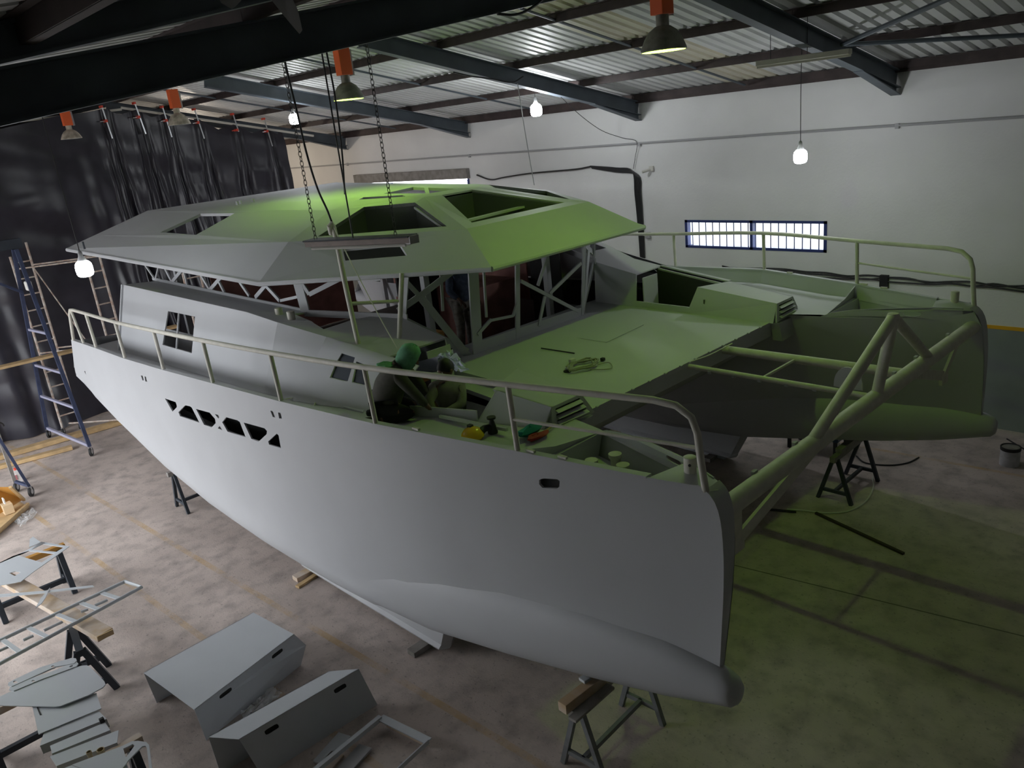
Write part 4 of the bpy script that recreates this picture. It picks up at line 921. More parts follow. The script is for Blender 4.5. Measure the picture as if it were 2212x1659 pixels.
for k, (u, v) in enumerate(CL):
    p = onx(u, v, XCU + .16); ln = .62 if k != 4 else .35
    c = thing('bar_clamp', 'steel and red ' + LAB[k], 'clamp', p, 'clamps along the curtain top')
    tilt = Vector((0, .06 + .03 * (k % 2), 0))
    MB().bar(p + Vector((0, 0, .12)), p + Vector((0, 0, -ln)) + tilt, .03, .012, (1, 0, 0)).build('bar', STEEL, c)
    MB().box(p + Vector((-.05, 0, .10)), (.14, .05, .05)).build('fixed_jaw', RED, c)
    zz = -.22 if k != 4 else -.3
    MB().box(p + Vector((-.05, .02, zz)), (.14, .06, .06)).build('sliding_jaw', RED, c)
    MB().tube([p + Vector((.0, .02, zz)), p + Vector((.0, -.12, zz - .01))], .012, 6).build('handle', RED if k == 4 else STEEL, c)

# ================================================================== scaffold, gantry, planks
def caster(mb_wheel_parent, p, name='caster', r=.09):
    w_ = MB().lathe([(r * .55, -.022), (r, -.018), (r, .018), (r * .55, .022)], Vector(p) + Vector((0, 0, r)), 18, axis=(.55, .83, 0)).build(name, BLACK, mb_wheel_parent, smooth=True)
    MB().box(Vector(p) + Vector((0, 0, r * 1.75)), (.06, .06, r * .7)).build('fork', STEEL, w_)
    MB().lathe([(r * .5, -.024), (r * .5, .024)], Vector(p) + Vector((0, 0, r)), 14, axis=(.55, .83, 0)).build('hub', STEEL, w_)
    return w_
# scaffold tower with ladder frames (frames across Y at two X positions)
sc = thing('scaffold_tower', 'rust flecked scaffold tower with ladder frames behind the stern', 'scaffold', (-19.6, 4.9, 0))
lad = [((-20.2, 4.14), (-20.2, 4.52), 4.2), ((-18.9, 5.25), (-18.9, 5.55), 4.05)]
for (a, b_, h) in lad:
    for q in (a, b_):
        MB().tube([(q[0], q[1], .16), (q[0], q[1], h + (.25 if q is b_ else 0))], .026, 8).build('upright', RUSTY, sc)
    z = .45
    while z < h:
        MB().tube([(a[0], a[1], z), (b_[0], b_[1], z)], .017, 6).build('rung', RUSTY, sc); z += .36
for z in (3.95, 2.02):
    MB().tube([(-20.2, 4.52, z), (-18.9, 5.55, z + .05)], .018, 6).build('ledger', RUSTY, sc); MB().tube([(-20.2, 4.14, z - .03), (-18.9, 5.25, z + .02)], .018, 6).build('ledger', RUSTY, sc)
MB().tube([(-20.2, 4.52, 3.9), (-18.9, 5.25, 1.0)], .014, 6).build('brace', RUSTY, sc)
MB().tube([(-20.2, 4.3, .22), (-18.9, 5.4, .22)], .02, 6).build('ledger', RUSTY, sc)
for a, b_, h in lad:
    for q in (a, b_): caster(sc, (q[0], q[1], 0), r=.08)
# second pair of ladder frames at the far side, seen between roof and trunk
s2 = thing('scaffold_tower', 'pale scaffold frames glimpsed under the boat roof beside the curtain', 'scaffold', (-18.2, 7.6, 0))
for x, y in ((-18.4, 7.05), (-18.4, 7.45), (-18.0, 7.75), (-18.0, 8.1)): MB().tube([(x, y, 0), (x, y, 4.05)], .028, 8).build('upright', RUSTY, s2)
for z in np.arange(.4, 4.0, .4):
    MB().tube([(-18.4, 7.05, z), (-18.4, 7.45, z)], .017, 6).build('rung', RUSTY, s2); MB().tube([(-18.0, 7.75, z), (-18.0, 8.1, z)], .017, 6).build('rung', WCABLE, s2)
# planks
def plank(label, a, b_, w_, h, m_=WOOD, group='timber planks'):
    return tag(MB().bar(a, b_, w_, h).build('plank', m_, bevel=.004), label, 'plank', group)
plank('long pine plank laid across the scaffold rungs behind the stern', onz(-60, 808, 2.14), onz(240, 740, 2.14) + Vector((0, 1.5, 0)), .26, .05)
plank('long pine plank lying on the floor along the curtain foot', onz(-60, 1004, .06), onz(320, 894, .06), .22, .10)
plank('second pine plank lying beside the plank at the curtain foot', onz(-60, 1018, .05) + Vector((.2, 0, 0)), onz(150, 962, .05) + Vector((.2, 0, 0)), .16, .08)
# blue A-frame gantry
gy = thing('gantry_frame', 'blue steel A-frame gantry on casters behind the stern', 'gantry', (-19.2, 4.05, 0))
tp = Vector((-19.3, 4.08, 4.40)); fA, fB = Vector((-17.95, 4.07, .22)), Vector((-20.3, 3.85, .22))
MB().bar(tp + Vector((.12, 0, 0)), fA, .07, .07, (0, 1, 0)).build('leg', BLUE, gy); MB().bar(tp + Vector((-.12, 0, 0)), fB, .07, .07, (0, 1, 0)).build('leg', BLUE, gy)
for t_ in (.42, .62, .80): MB().bar(lerp(tp, fA, t_), lerp(tp, fB, t_), .05, .05).build('tie', mat('pale lavender enamel', (.38, .38, .50), .5), gy)
MB().bar(fA + Vector((0, 0, .02)), fB + Vector((0, 0, .02)), .05, .06).build('tie', MATS['pale lavender enamel'], gy)
MB().bar(tp + Vector((0, -3.2, .12)), tp + Vector((0, .15, .12)), .16, .20).build('crane_beam', DARKSTEEL, gy)
MB().bar(lerp(tp, fB, .22) + Vector((0, .0, 0)), tp + Vector((0, -1.3, 0)), .05, .05).build('brace', BLUE, gy)
MB().box(lerp(tp, fA, .18), (.16, .12, .20)).build('taped_joint', PALEP, gy, bevel=.03)
for q in (fA, fB): caster(gy, (q.x, q.y, 0), r=.10)
g2 = thing('rolling_stand', 'dark blue rolling trestle stand with grey post at the shed edge', 'stand', (-16.8, 2.5, 0))
MB().bar((-16.75, 2.6, .2), (-16.9, 2.3, 1.75), .05, .05, (1, 0, 0)).build('leg', BLUE, g2); MB().bar((-17.3, 2.48, .16), (-17.0, 2.42, 1.75), .06, .06, (1, 0, 0)).build('leg', GREYWOOD, g2)
MB().bar((-16.75, 2.6, .22), (-17.3, 2.48, .22), .05, .05).build('tie', BLUE, g2); MB().bar((-16.9, 2.3, 1.75), (-17.4, 1.4, 1.75), .05, .05).build('arm', BLUE, g2)
MB().tube(arc((-16.9, 2.38, 1.45), (0, .35, 0), (.2, 0, .3), .45, 0, 3.14, 10), .016, 6).build('handle', BLACK, g2, smooth=True)
for q in ((-16.75, 2.6), (-17.3, 2.48)): caster(g2, (q[0], q[1], 0), r=.10)
# orange plywood crate, block, bag, canister
ct = thing('plywood_crate', 'open orange plywood crate with raised flap on the floor', 'crate', (-16.3, 1.9, 0))
c0, c1, c2 = onz(-20, 1165, .05), onz(62, 1092, .05), onz(25, 1060, .05)
MB().plate([c0, c1, c1 + Vector((-.6, -.15, 0)), c0 + Vector((-.6, -.15, 0))], off=(0, 0, -.04)).build('base', WOOD, ct)
MB().plate([onz(-25, 1125, .1), onz(52, 1078, .1), onz(22, 1052, .55), onz(-25, 1052, .55)], off=(-.03, 0, -.01)).build('flap', WOODO, ct)
MB().bar(c0 + Vector((0, 0, .03)), c1 + Vector((0, 0, .03)), .05, .06).build('edge_batten', WOOD, ct); MB().bar(onz(52, 1080, .12), onz(22, 1052, .57), .05, .04).build('edge_batten', WOOD, ct)
MB().box(onz(8, 1082, .38), (.12, .02, .10)).build('label_sticker', PALEP, ct)
bk = MB().box(onz(20, 1108, .05) + Vector((0, 0, .1)), (.20, .16, .18)).build('wood_block', mat('fresh sawn pine', (.72, .56, .36), .7), bevel=.005); tag(bk, 'pale pine block lying in the orange crate', 'block')
cn = thing('canister', 'white plastic canister with red label by the rolling stand', 'canister', onz(42, 1040, 0))
p = onz(42, 1040, 0); MB().box(p + Vector((0, 0, .13)), (.18, .14, .26)).build('body', mat('milky plastic', (.75, .72, .70), .4), cn, bevel=.02); MB().lathe([(.03, .26), (.03, .30), (.0, .30)], p, 10).build('cap', RED, cn); MB().box(p + Vector((.06, -.06, .13)), (.10, .06, .10)).build('label_sticker', mat('red print', (.55, .2, .22), .6), cn)
bgm = bpy.data.materials.new('clear film'); bgm.use_nodes = True; q_ = bgm.node_tree.nodes['Principled BSDF']; q_.inputs['Base Color'].default_value = (.85, .87, .88, 1); q_.inputs['Alpha'].default_value = .35; q_.inputs['Roughness'].default_value = .2
def film(name, label, pts, amp=.04, m_=bgm, cat='plastic sheet', res=10, seed=1):
    r_ = random.Random(seed); P = [Vector(p) for p in pts]; rows = []
    for j in range(res + 1):
        row = []
        for i in range(res + 1):
            a = lerp(P[0], P[1], i / res); b_ = lerp(P[3], P[2], i / res); q = lerp(a, b_, j / res); row.append(q + Vector((r_.uniform(-amp, amp) * .4, r_.uniform(-amp, amp) * .4, abs(r_.uniform(0, amp)))))
        rows.append(row)
    return tag(MB().grid(rows).build(name, m_, fix=False), label, cat)
film('plastic_bag', 'crumpled clear plastic bag lying on the floor by the crate', [onz(45, 1140, .01), onz(85, 1108, .01), onz(70, 1100, .01), onz(32, 1128, .01)], .06)

# ================================================================== trestles
def trestle(label, p, ang, L, h, m_, beam_m=None, name='trestle', spread=.25, group=None, lw_=.05):
    # beam along direction ang, legs splayed across it
    p = Vector(p); t = thing(name, label, 'trestle', p, group); d = Vector((math.cos(ang), math.sin(ang), 0)); n = Vector((-d.y, d.x, 0))
    MB().bar(p + d * (-L / 2) + Vector((0, 0, h - .04)), p + d * (L / 2) + Vector((0, 0, h - .04)), .08, .08).build('top_beam', beam_m or m_, t)
    for e in (-1, 1):
        c_ = p + d * e * (L / 2 - .1); feet = []
        for k in (-1, 1):
            f_ = c_ + n * k * spread; MB().bar(c_ + n * k * .03 + Vector((0, 0, h - .06)), f_ + Vector((0, 0, 0.001)), lw_, lw_, d).build('leg', m_, t); feet.append(lerp(c_ + Vector((0, 0, h)), f_, .78))
        MB().bar(feet[0], feet[1], lw_ * .7, lw_).build('cross_tie', m_, t)
    MB().bar(p + d * (-(L / 2 - .1)) + Vector((0, 0, h * .22)), p + d * (L / 2 - .1) + Vector((0, 0, h * .22)), lw_ * .8, lw_).build('stretcher', m_, t)
    return t
GM = mat('grey trestle steel', (.20, .21, .22), .6, noise=.25, nscale=7)
trestle('grey steel trestle with timber pads under the near bow bulb', (-4.15, 4.62, 0), math.pi / 2 + .05, 1.15, .80, GM, GREYWOOD)
plank('weathered timber pad on top of the near bow trestle', Vector((-4.16, 3.98, .85)), Vector((-4.12, 4.95, .85)), .10, .10, WOODW)
plank('short thin shim board on the near bow trestle beside the timber pad', Vector((-4.02, 3.95, .815)), Vector((-4.03, 4.5, .815)), .09, .03, GREYWOOD)
plank('small white packing block wedged under the near bow bulb', Vector((-4.2, 4.30, .915)), Vector((-4.19, 4.38, .915)), .08, .03, SHEETM)
trestle('dark blue trestle under the stern end of the near hull', (-13.4, 4.62, 0), math.pi / 2, 1.1, .76, DARKSTEEL, GREYWOOD)
trestle('dark steel trestle under the far bow bulb', (-4.6, 10.87, 0), math.pi / 2, 1.15, .74, DARKSTEEL, GREYWOOD)
plank('timber pad between far trestle and far bow bulb', Vector((-4.6, 10.5, .775)), Vector((-4.6, 11.2, .775)), .10, .06, GREYWOOD)
for l, x, y in (('pine packing block under the stern end of the near keel', -9.55, 4.42), ('dusty packing block under the fore end of the near keel', -6.85, 4.42)):
    plank(l, Vector((x, y - .22, .035)), Vector((x, y + .30, .035)), .14, .07, WOODW if x < -8 else GREYWOOD, 'blocks under the keel')
plank('thin pine offcut beside the stern keel block', Vector((-9.35, 4.12, .02)), Vector((-9.42, 4.5, .02)), .08, .035, WOOD)
for x in (-9.3, -6.9): plank('packing block under the far keel at %s' % ('its stern end' if x < -8 else 'its fore end'), Vector((x, YC + 2.9, .035)), Vector((x, YC + 3.45, .035)), .14, .07, GREYWOOD, 'blocks under the keel')
cabn = thing('tool_cart', 'dark blue tool cart standing under the far hull', 'cart', (-5.6, 12.05, 0))
MB().box((-5.65, 12.05, .62), (.95, .55, .66)).build('body', mat('petrol blue enamel', (.02, .06, .10), .4), cabn, bevel=.01)
for dx in (-.4, .4):
    for dy in (-.2, .2): MB().box((-5.65 + dx, 12.05 + dy, .145), (.05, .05, .29)).build('leg', BLACK, cabn)
# long pale board lying under the bridge deck
plank('long white board lying on the floor between the hulls', onz(1345, 930, .03), onz(1568, 988, .03), .10, .05, SHEETM)
# iron bar, hose, paint can
tag(MB().tube([onz(1660, 1100, .02), onz(1720, 1106, .02)], .018, 8).build('pipe_offcut', BLACK), 'short black pipe offcut on the dark floor', 'pipe')
tag(MB().bar(onz(1762, 1108, .02), onz(1952, 1196, .02), .04, .03).build('iron_bar', mat('rusty iron', (.05, .035, .025), .8)), 'long dark iron bar lying on the floor before the far trestle', 'bar')
cab('air_hose', 'pale hose curling on the floor around the far trestle', [onz(1885, 1030, .012), onz(1886, 1055, .012), onz(1868, 1085, .012), onz(1830, 1105, .012), onz(1780, 1108, .012), onz(1740, 1103, .012), onz(1700, 1100, .012)], .012, WCABLE, cat='hose')
cab('floor_cable', 'black cable lying on the floor beyond the far trestle', [onz(1850, 985, .012), onz(1870, 1000, .012), onz(1920, 1005, .012), onz(1960, 1000, .012), onz(1985, 988, .012)], .012, CABLE)
cab('floor_rod', 'thin dark rod on the floor at the foot of the grey wall', [onz(2175, 948, .01), onz(2195, 960, .01), onz(2212, 970, .01)], .012, CABLE, cat='rod')
pc = thing('paint_can', 'white paint can with black rim on floor by the grey wall', 'paint can', onz(2180, 1003, 0)); p = onz(2180, 1003, 0)
MB().lathe([(.135, 0), (.135, .25), (.13, .26)], p, 24).build('can', mat('off white tin', (.52, .52, .55), .5, noise=.2, nscale=14), pc, smooth=True)
MB().lathe([(.14, .25), (.142, .30), (.13, .305), (.12, .29), (.12, .285)], p, 24).build('rim', BLACK, pc, smooth=True); MB().lathe([(.122, .284), (.122, .29)], p, 24).build('lid', ALUD, pc)

# ================================================================== work bench parts at the lower left
trestle('dark trestle carrying the pine beam end beside the boat ladder', (-9.55, 1.45, 0), math.pi * .95, .75, .70, DARKSTEEL, group='bench trestles', spread=.24, lw_=.07)
trestle('dark trestle with wooden top under the thin cut plates', (-12.3, 1.55, 0), math.pi * .5, 1.1, .70, DARKSTEEL, WOODO, group='bench trestles', lw_=.07)
trestle('dark trestle under the stacked cut sheets', (-8.9, .75, 0), math.pi * .5, 1.0, .68, DARKSTEEL, WOODW, group='bench trestles', lw_=.07)
trestle('dark trestle below the striped panels at the foot of the sheet stack', (-7.2, .85, 0), math.pi * .5, 1.0, .70, DARKSTEEL, WOODW, group='bench trestles', lw_=.07)
plank('thick pine beam with white overspray lying on bench trestles', onz(-20, 1232, .74) , onz(228, 1372, .74), .19, .075, WOODW)
tag(MB().box(onz(228, 1372, .75), (.02, .17, .06)).build('end_grain', WOOD), 'fresh sawn orange end of the pine beam', 'plank')
# ladder
ld = thing('boarding_ladder', 'primed tubular boarding ladder lying across the pine beam', 'ladder', onz(150, 1340, .82))
zl_ = .84; A0, A1 = onz(-40, 1455, zl_), onz(306, 1268, zl_); B0, B1 = onz(-40, 1402, zl_), onz(270, 1256, zl_)
MB().tube([A0, lerp(A0, A1, .28), lerp(A0, A1, .34) , A1, B1], .022, 10).build('side_tube', SHEETM, ld, smooth=True); MB().tube([B0, lerp(B0, B1, .3), B1], .022, 10).build('side_tube', SHEETM, ld, smooth=True)
for ub, ua in ((213, 253), (165, 205), (112, 153), (52, 92), (0, 35)):
    MB().bar(lerp(B0, B1, (ub + 40) / 310), lerp(A0, A1, (ua + 40) / 346), .05, .012).build('rung', SHEETM, ld)
for (a, b_) in (((232, 1296), (205, 1308)), ((190, 1316), (175, 1322)), ((135, 1343), (95, 1362)), ((72, 1373), (50, 1383)), ((20, 1396), (-10, 1410))):
    MB().tube([onz(a[0], a[1], zl_ - .03), onz(b_[0], b_[1], zl_ - .03)], .018, 8).build('hinge_sleeve', SHEETM, ld, smooth=True)
def flat(name, label, px, z, th=.008, holes=(), m_=SHEETM, cat='metal plate', group='cut plates on the bench'):
    return tag(MB().plate([onz(u, v, z) for u, v in px], [[onz(u, v, z) for u, v in h] for h in holes], off=(0, 0, -th)).build(name, m_), label, cat, group)
flat('triangular_plate', 'thin triangular cut plate with large openings on wooden trestle', [(-20, 1225), (62, 1186), (90, 1170), (150, 1180), (118, 1203), (75, 1233), (45, 1256), (-20, 1268)], .86,
     holes=[[(92, 1175), (138, 1182), (122, 1192), (68, 1187)], [(62, 1190), (118, 1196), (90, 1215), (40, 1200), (30, 1200)], [(20, 1238), (33, 1234), (45, 1236), (32, 1244)]])
flat('triangular_fin', 'small grey fin standing up from the triangular plate', [(63, 1182), (64, 1165), (71, 1159), (88, 1171)], .90)
flat('flat_bar', 'long thin white flat bar lying over the pine beam', [(-20, 1285), (95, 1276), (200, 1264), (203, 1267), (100, 1280), (-20, 1291)], .84, .01, cat='metal bar')
flat('lever_plate', 'small slotted blade plate leaning on the pine beam', [(77, 1313), (88, 1292), (108, 1269), (98, 1291), (90, 1303)], .85)
def oval(cx, cy, rx, ry, n=10, rot=0): return [(cx + rx * math.cos(a) * math.cos(rot) - ry * math.sin(a) * math.sin(rot), cy + rx * math.cos(a) * math.sin(rot) + ry * math.sin(a) * math.cos(rot)) for a in np.linspace(0, 2 * math.pi, n + 1)[:-1]]
flat('link_plate', 'drilled link plate with rounded ends at the top of the sheet stack', [(17, 1480), (18, 1474), (30, 1468), (85, 1442), (130, 1428), (145, 1424), (155, 1421), (164, 1422), (166, 1427), (160, 1433), (120, 1440), (75, 1460), (25, 1483)], .80, .012, holes=[oval(33, 1473, 5, 3), oval(115, 1440, 4.5, 2.5)])
flat('link_plate', 'drilled slotted link plate lying against the first link plate', [(19, 1490), (22, 1484), (60, 1468), (120, 1447), (155, 1432), (165, 1429), (169, 1433), (165, 1439), (150, 1445), (90, 1467), (30, 1492)], .795, .012, holes=[oval(72, 1471, 4, 2.2), oval(154, 1439, 4.5, 1.8, rot=-.4)])
flat('door_panel', 'large white panel with one rounded corner and a small hook cut', [(-20, 1514), (20, 1495), (90, 1468), (175, 1438), (187, 1437), (195, 1441), (225, 1471), (228, 1478), (222, 1485), (190, 1502), (130, 1525), (122, 1526), (60, 1525), (-20, 1523)], .785, .01)
tg_ = [((70, 1526), (208, 1497), (219, 1530), (83, 1586), 'broad white sheet under the rounded door panel', .755), ((95, 1581), (213, 1535), (230, 1553), (86, 1611), 'white angle sheet with folded grey edge in the stack', .74), ((108, 1611), (227, 1560), (238, 1577), (112, 1628), 'narrow white folded strip in the sheet stack', .73), ((108, 1634), (256, 1577), (253, 1604), (122, 1655), 'white folded strip with a raised corner above the slotted board', .72), ((125, 1664), (258, 1615), (280, 1665), (140, 1690), 'white board with cut slots below the sheet stack', .715)]
for k, (a, b_, c_, d, l, z) in enumerate(tg_):
    o = flat('cut_sheet', l, [a, b_, c_, d], z, .008)
    if k in (1, 2, 3): MB().plate([onz(d[0], d[1], z), onz(c_[0], c_[1], z), onz(c_[0], c_[1], z) + Vector((.05, 0, -.06)), onz(d[0], d[1], z) + Vector((.05, 0, -.06))], off=(0, 0, -.006)).build('folded_edge', PVC, o)
    if k == 0: MB().plate([onz(u, v, z + .003) for u, v in ((79, 1528), (82, 1527), (90, 1544), (86, 1545))], off=(0, 0, -.002)).build('slot', DARKIN, o)
    if k == 1: MB().box(onz(220, 1556, z + .01), (.03, .04, .05)).build('slot', DARKIN, o)
flat('frame_plate', 'triangular white frame plate with rounded corners hanging off the bench', [(155, 1652), (262, 1612), (285, 1601), (298, 1600), (316, 1603), (322, 1609), (329, 1662), (270, 1690)], .80, .012, holes=[[(266, 1617), (287, 1607), (291, 1610), (284, 1620), (272, 1636)], [(278, 1641), (307, 1612), (314, 1611), (317, 1615), (322, 1660), (300, 1680), (275, 1676), (262, 1664)]])
for k, (u, v, r, l) in enumerate(((222, 1635, .03, 'larger brass pipe fitting standing on the slotted white board'), (197, 1640, .02, 'smaller brass pipe fitting standing on the slotted white board'))):
    p = onz(u, v, .715); f_ = thing('pipe_fitting', l, 'pipe fitting', p); MB().lathe([(r, 0), (r, .06), (r * 1.15, .062), (r * 1.15, .085), (r * .9, .085), (r * .85, .03)], p, 16).build('collar', mat('old brass', (.45, .36, .22), .4, metal=.6), f_, smooth=True)

# ================================================================== two sheet covers and the frame on the floor
def px3(lst): return [onz(u, v, z) for u, v, z in lst]
c1_ = thing('sheet_cover', 'large bent white sheet metal cover with two grip slots standing nearer the keel', 'sheet cover', (-7.9, 2.5, 0))
a, b_, c_, d = px3([(310, 1453, .5), (547, 1323, .5), (635, 1370, .5), (420, 1533, .5)])
def slots(p0, p1, q0, q1, us, v0, v1, hw):
    r = []
    for u in us:
        pts = []
        for k in range(10):
            an = 2 * math.pi * k / 10; uu = u + hw * math.copysign(abs(math.cos(an)) ** .5, math.cos(an)); vv = (v0 + v1) / 2 + (v1 - v0) / 2 * math.copysign(abs(math.sin(an)) ** .5, math.sin(an)); pts.append(lerp(lerp(p0, p1, uu), lerp(q0, q1, uu), vv))
        r.append(pts)
    return r
MB().plate([a, d, c_, b_], off=(0, 0, -.006)).build('top_sheet', SHEETM, c1_)
fd0, fd1 = onz(446, 1600, .0), onz(650, 1437, .0)
e1 = lerp(d, fd0, .0)
MB().plate([d, fd0, fd1, lerp(c_, fd1, .45) + Vector((.03, .10, 0)), c_], [h for h in slots(d, c_, fd0, fd1, (.27, .80), .12, .24, .06)], off=(-.006, 0, 0)).build('front_sheet', SHEETM, c1_)
for u_ in (.27, .80): MB().box(lerp(lerp(d, c_, u_), lerp(fd0, fd1, u_), .18) + Vector((-.05, 0, 0)), (.04, .22, .10)).build('slot_shade_box', DARKIN, c1_)  # dark box added behind each slot to paint the shade inside
MB().plate([a, b_, b_ + Vector((-.12, .02, -.5)), a + Vector((-.10, .06, -.5))], off=(.006, 0, 0)).build('back_sheet', SHEETM, c1_)
c2_ = thing('sheet_cover', 'bent white sheet metal cover with narrow top beside the open frame', 'sheet cover', (-6.6, 2.6, 0))
a, b_, c_, d = px3([(450, 1592, .5), (710, 1450, .5), (775, 1445, .5), (517, 1597, .5)])
q1 = onz(815, 1522, .0); q0 = d + (q1 - c_)
MB().plate([a, d, c_, b_], off=(0, 0, -.006)).build('top_sheet', SHEETM, c2_)
MB().plate([d, q0, q1, c_], [h for h in slots(d, c_, q0, q1, (.22, .80), .12, .24, .055)], off=(-.006, 0, 0)).build('front_sheet', SHEETM, c2_)
for u_ in (.22, .80): MB().box(lerp(lerp(d, c_, u_), lerp(q0, q1, u_), .18) + Vector((-.05, 0, 0)), (.04, .22, .10)).build('slot_shade_box', DARKIN, c2_)  # added dark boxes paint the shade behind these slots too
MB().plate([a, b_, b_ + Vector((-.08, -.03, -.5)), a + Vector((-.05, .03, -.5))], off=(.006, 0, 0)).build('back_sheet', SHEETM, c2_)
fr_ = thing('hatch_frame', 'white rectangular hatch frame leaning on boards on the floor', 'frame', (-6.0, 3.0, 0))
F0, F1, F2, F3 = onz(822, 1550, .12), onz(926, 1601, .12), onz(650, 1690, .12), onz(820, 1700, .12)
MB().bar(F0, F1, .09, .012).build('side_bar', SHEETM, fr_); MB().bar(F0, F2, .05, .05).build('side_bar', SHEETM, fr_); MB().bar(F1, F3, .012, .05).build('side_bar', SHEETM, fr_); MB().bar(lerp(F0, F1, .12) + Vector((0, 0, -.04)), lerp(F0, F1, .9) + Vector((0, 0, -.04)), .02, .08).build('masking_strip', mat('masking paper', (.70, .56, .44), .7), fr_)
for u, v, l in ((735, 1610, 'white'), (780, 1635, 'grey'), (720, 1650, 'scuffed')): plank('%s offcut board lying on the floor under the hatch frame' % l, onz(u - 45, v + 40, .03), onz(u + 10, v - 22, .03), .16, .03, {'white': SHEETM, 'grey': PVC, 'scuffed': WOODW}[l])
film('plastic_sheet', 'clear plastic wrap lying between the two sheet covers', [onz(540, 1560, .02), onz(610, 1500, .02), onz(590, 1490, .02), onz(520, 1545, .02)], .05, seed=4)

# ================================================================== things lying on the boat
def DK(u, v, z=2.95): return onz(u, v, z)
rc = thing('cable_coil', 'coiled cream extension cable with black plug lying on the foredeck', 'cable', onz(1250, 790, zf(-6.3)))
cc = onz(1250, 790, zf(-6.3) + .012); pts = []
for k in range(110):
    an = k * .42; r = .20 + .035 * math.sin(k * 1.7) + .01 * math.sin(k * .6); pts.append(cc + Vector((.45 * r / .3 * .42 * math.cos(an) + .09 * math.sin(an * .05), r * 1.1 * math.sin(an), .012 + .02 * abs(math.sin(k * .37)))))
MB().tube(pts, .007, 5).build('loops', mat('dirty cream cable', (.34, .33, .25), .6), rc, smooth=True)
tl = [onz(1290, 788, 2.9), onz(1315, 783, 2.9), onz(1322, 795, 2.9), onz(1300, 798, 2.9), onz(1275, 798, 2.9)]
MB().tube(spline(tl, 5), .007, 5).build('tail', MATS['dirty cream cable'], rc, smooth=True)
MB().box(onz(1302, 776, 2.91), (.05, .05, .04)).build('plug', BLACK, rc, bevel=.008); MB().box(onz(1236, 778, 2.91), (.05, .09, .04)).build('socket_end', WCABLE, rc, bevel=.008)
MB().lathe([(.05, 0), (.05, .02), (.02, .025)], onz(1226, 804, 2.88), 14).build('cap', BLACK, rc)
tag(MB().bar(onz(1169, 752, 2.918), onz(1241, 763, 2.905), .012, .012).build('thin_rod', BLACK), 'thin black rod lying on the foredeck by the window frame', 'rod')
zdk = zd(-5.5) + .004
gd = thing('angle_grinder', 'yellow and black power sander lying on the near side deck', 'power tool', DK(1030, 945, zdk))
p = DK(1022, 948, zdk); MB().lathe([(.09, 0), (.115, .03), (.11, .06), (.08, .10), (.03, .125), (.0, .128)], p, 20).build('hood', mat('glossy yellow', (.80, .50, .01), .2), gd, smooth=True)
p2 = DK(1065, 935, zdk); MB().tube([p + Vector((.05, .06, .06)), lerp(p, p2, .6) + Vector((0, 0, .07)), p2 + Vector((0, 0, .07))], [.04, .035, .03], 12).build('body', BLACK, gd, smooth=True); MB().lathe([(.05, 0), (.05, .03), (.02, .14), (.045, .15), (.045, .17)], p2, 14).build('handle', BLACK, gd, smooth=True); MB().box(p + Vector((-.02, 0, .13)), (.05, .04, .03)).build('switch', BLACK, gd)
bs_ = thing('masking_roll', 'teal and red bundle of rags lying on the near side deck', 'rag', DK(1145, 945, zdk))
p = DK(1145, 940, zdk)
def blob(p, r, seed, n=12):
    rr_ = random.Random(seed); mb = MB(); V = []
    for i in range(7):
        a = math.pi * i / 6
        for k in range(n):
            b_ = 2 * math.pi * k / n; q = 1 + rr_.uniform(-.16, .16); V.append(Vector(p) + Vector((r[0] * math.sin(a) * math.cos(b_) * q, r[1] * math.sin(a) * math.sin(b_) * q, r[2] * (1 + math.cos(a)) * q)))
    mb.add(V, [(i * n + k, i * n + (k + 1) % n, (i + 1) * n + (k + 1) % n, (i + 1) * n + k) for i in range(6) for k in range(n)]); return mb
blob(p, (.07, .15, .05), 2).build('teal_rag', mat('teal rag', (.0, .20, .17), .8), bs_, smooth=True); blob(p + Vector((.12, -.02, 0)), (.06, .14, .025), 5).build('red_rag', mat('red rag', (.30, .02, .015), .8), bs_, smooth=True)
MB().tube([p + Vector((.1, .1, .02)), p + Vector((.05, .3, .02))], .01, 6).build('brush_handle', WOOD, bs_)
cab('white_lead', 'short white cable curling on the near side deck by a stanchion', [DK(608, 864, 2.93), DK(640, 858, 2.92), DK(665, 857, 2.92), DK(680, 866, 2.92), DK(678, 876, 2.92), DK(672, 882, 2.92)], .008, WCABLE)
ALP = mat('bright aluminium sheet', (.72, .73, .75), .3, metal=.7)
for (a, b_, c_, d, l) in (((712, 852), (770, 864), (765, 878), (708, 866), 'bright aluminium plate lying against the cabin side'), ((745, 862), (790, 872), (785, 892), (742, 880), 'second bright aluminium plate beside the kneeling man')):
    q = [DK(*k, 2.93) for k in (a, b_, c_, d)]; tag(MB().plate(q, off=(0, 0, .012)).build('aluminium_plate', ALP), l, 'metal plate')
tag(MB().bar(DK(950, 899, 2.99), DK(1095, 928, 2.99), .03, .03).build('aluminium_strip', ALP), 'bright aluminium strip lying along the near side deck', 'metal strip')
film('plastic_sheet', 'bluish clear plastic film over the hatch beside the second man', [onz(945, 768, 3.33), onz(978, 762, 3.36), onz(1018, 808, 3.22), onz(955, 800, 3.22)], .05, mat('bluish film', (.45, .50, .60), .25), seed=8)
tag(MB().plate([onz(872, 790, 3.2), onz(945, 770, 3.35), onz(950, 800, 3.2), onz(880, 812, 3.1)], off=(0, 0, -.01)).build('grey_panel', mat('blue grey panel', (.10, .12, .15), .4)), 'blue grey panel set inside the hatch behind the kneeling man', 'panel')
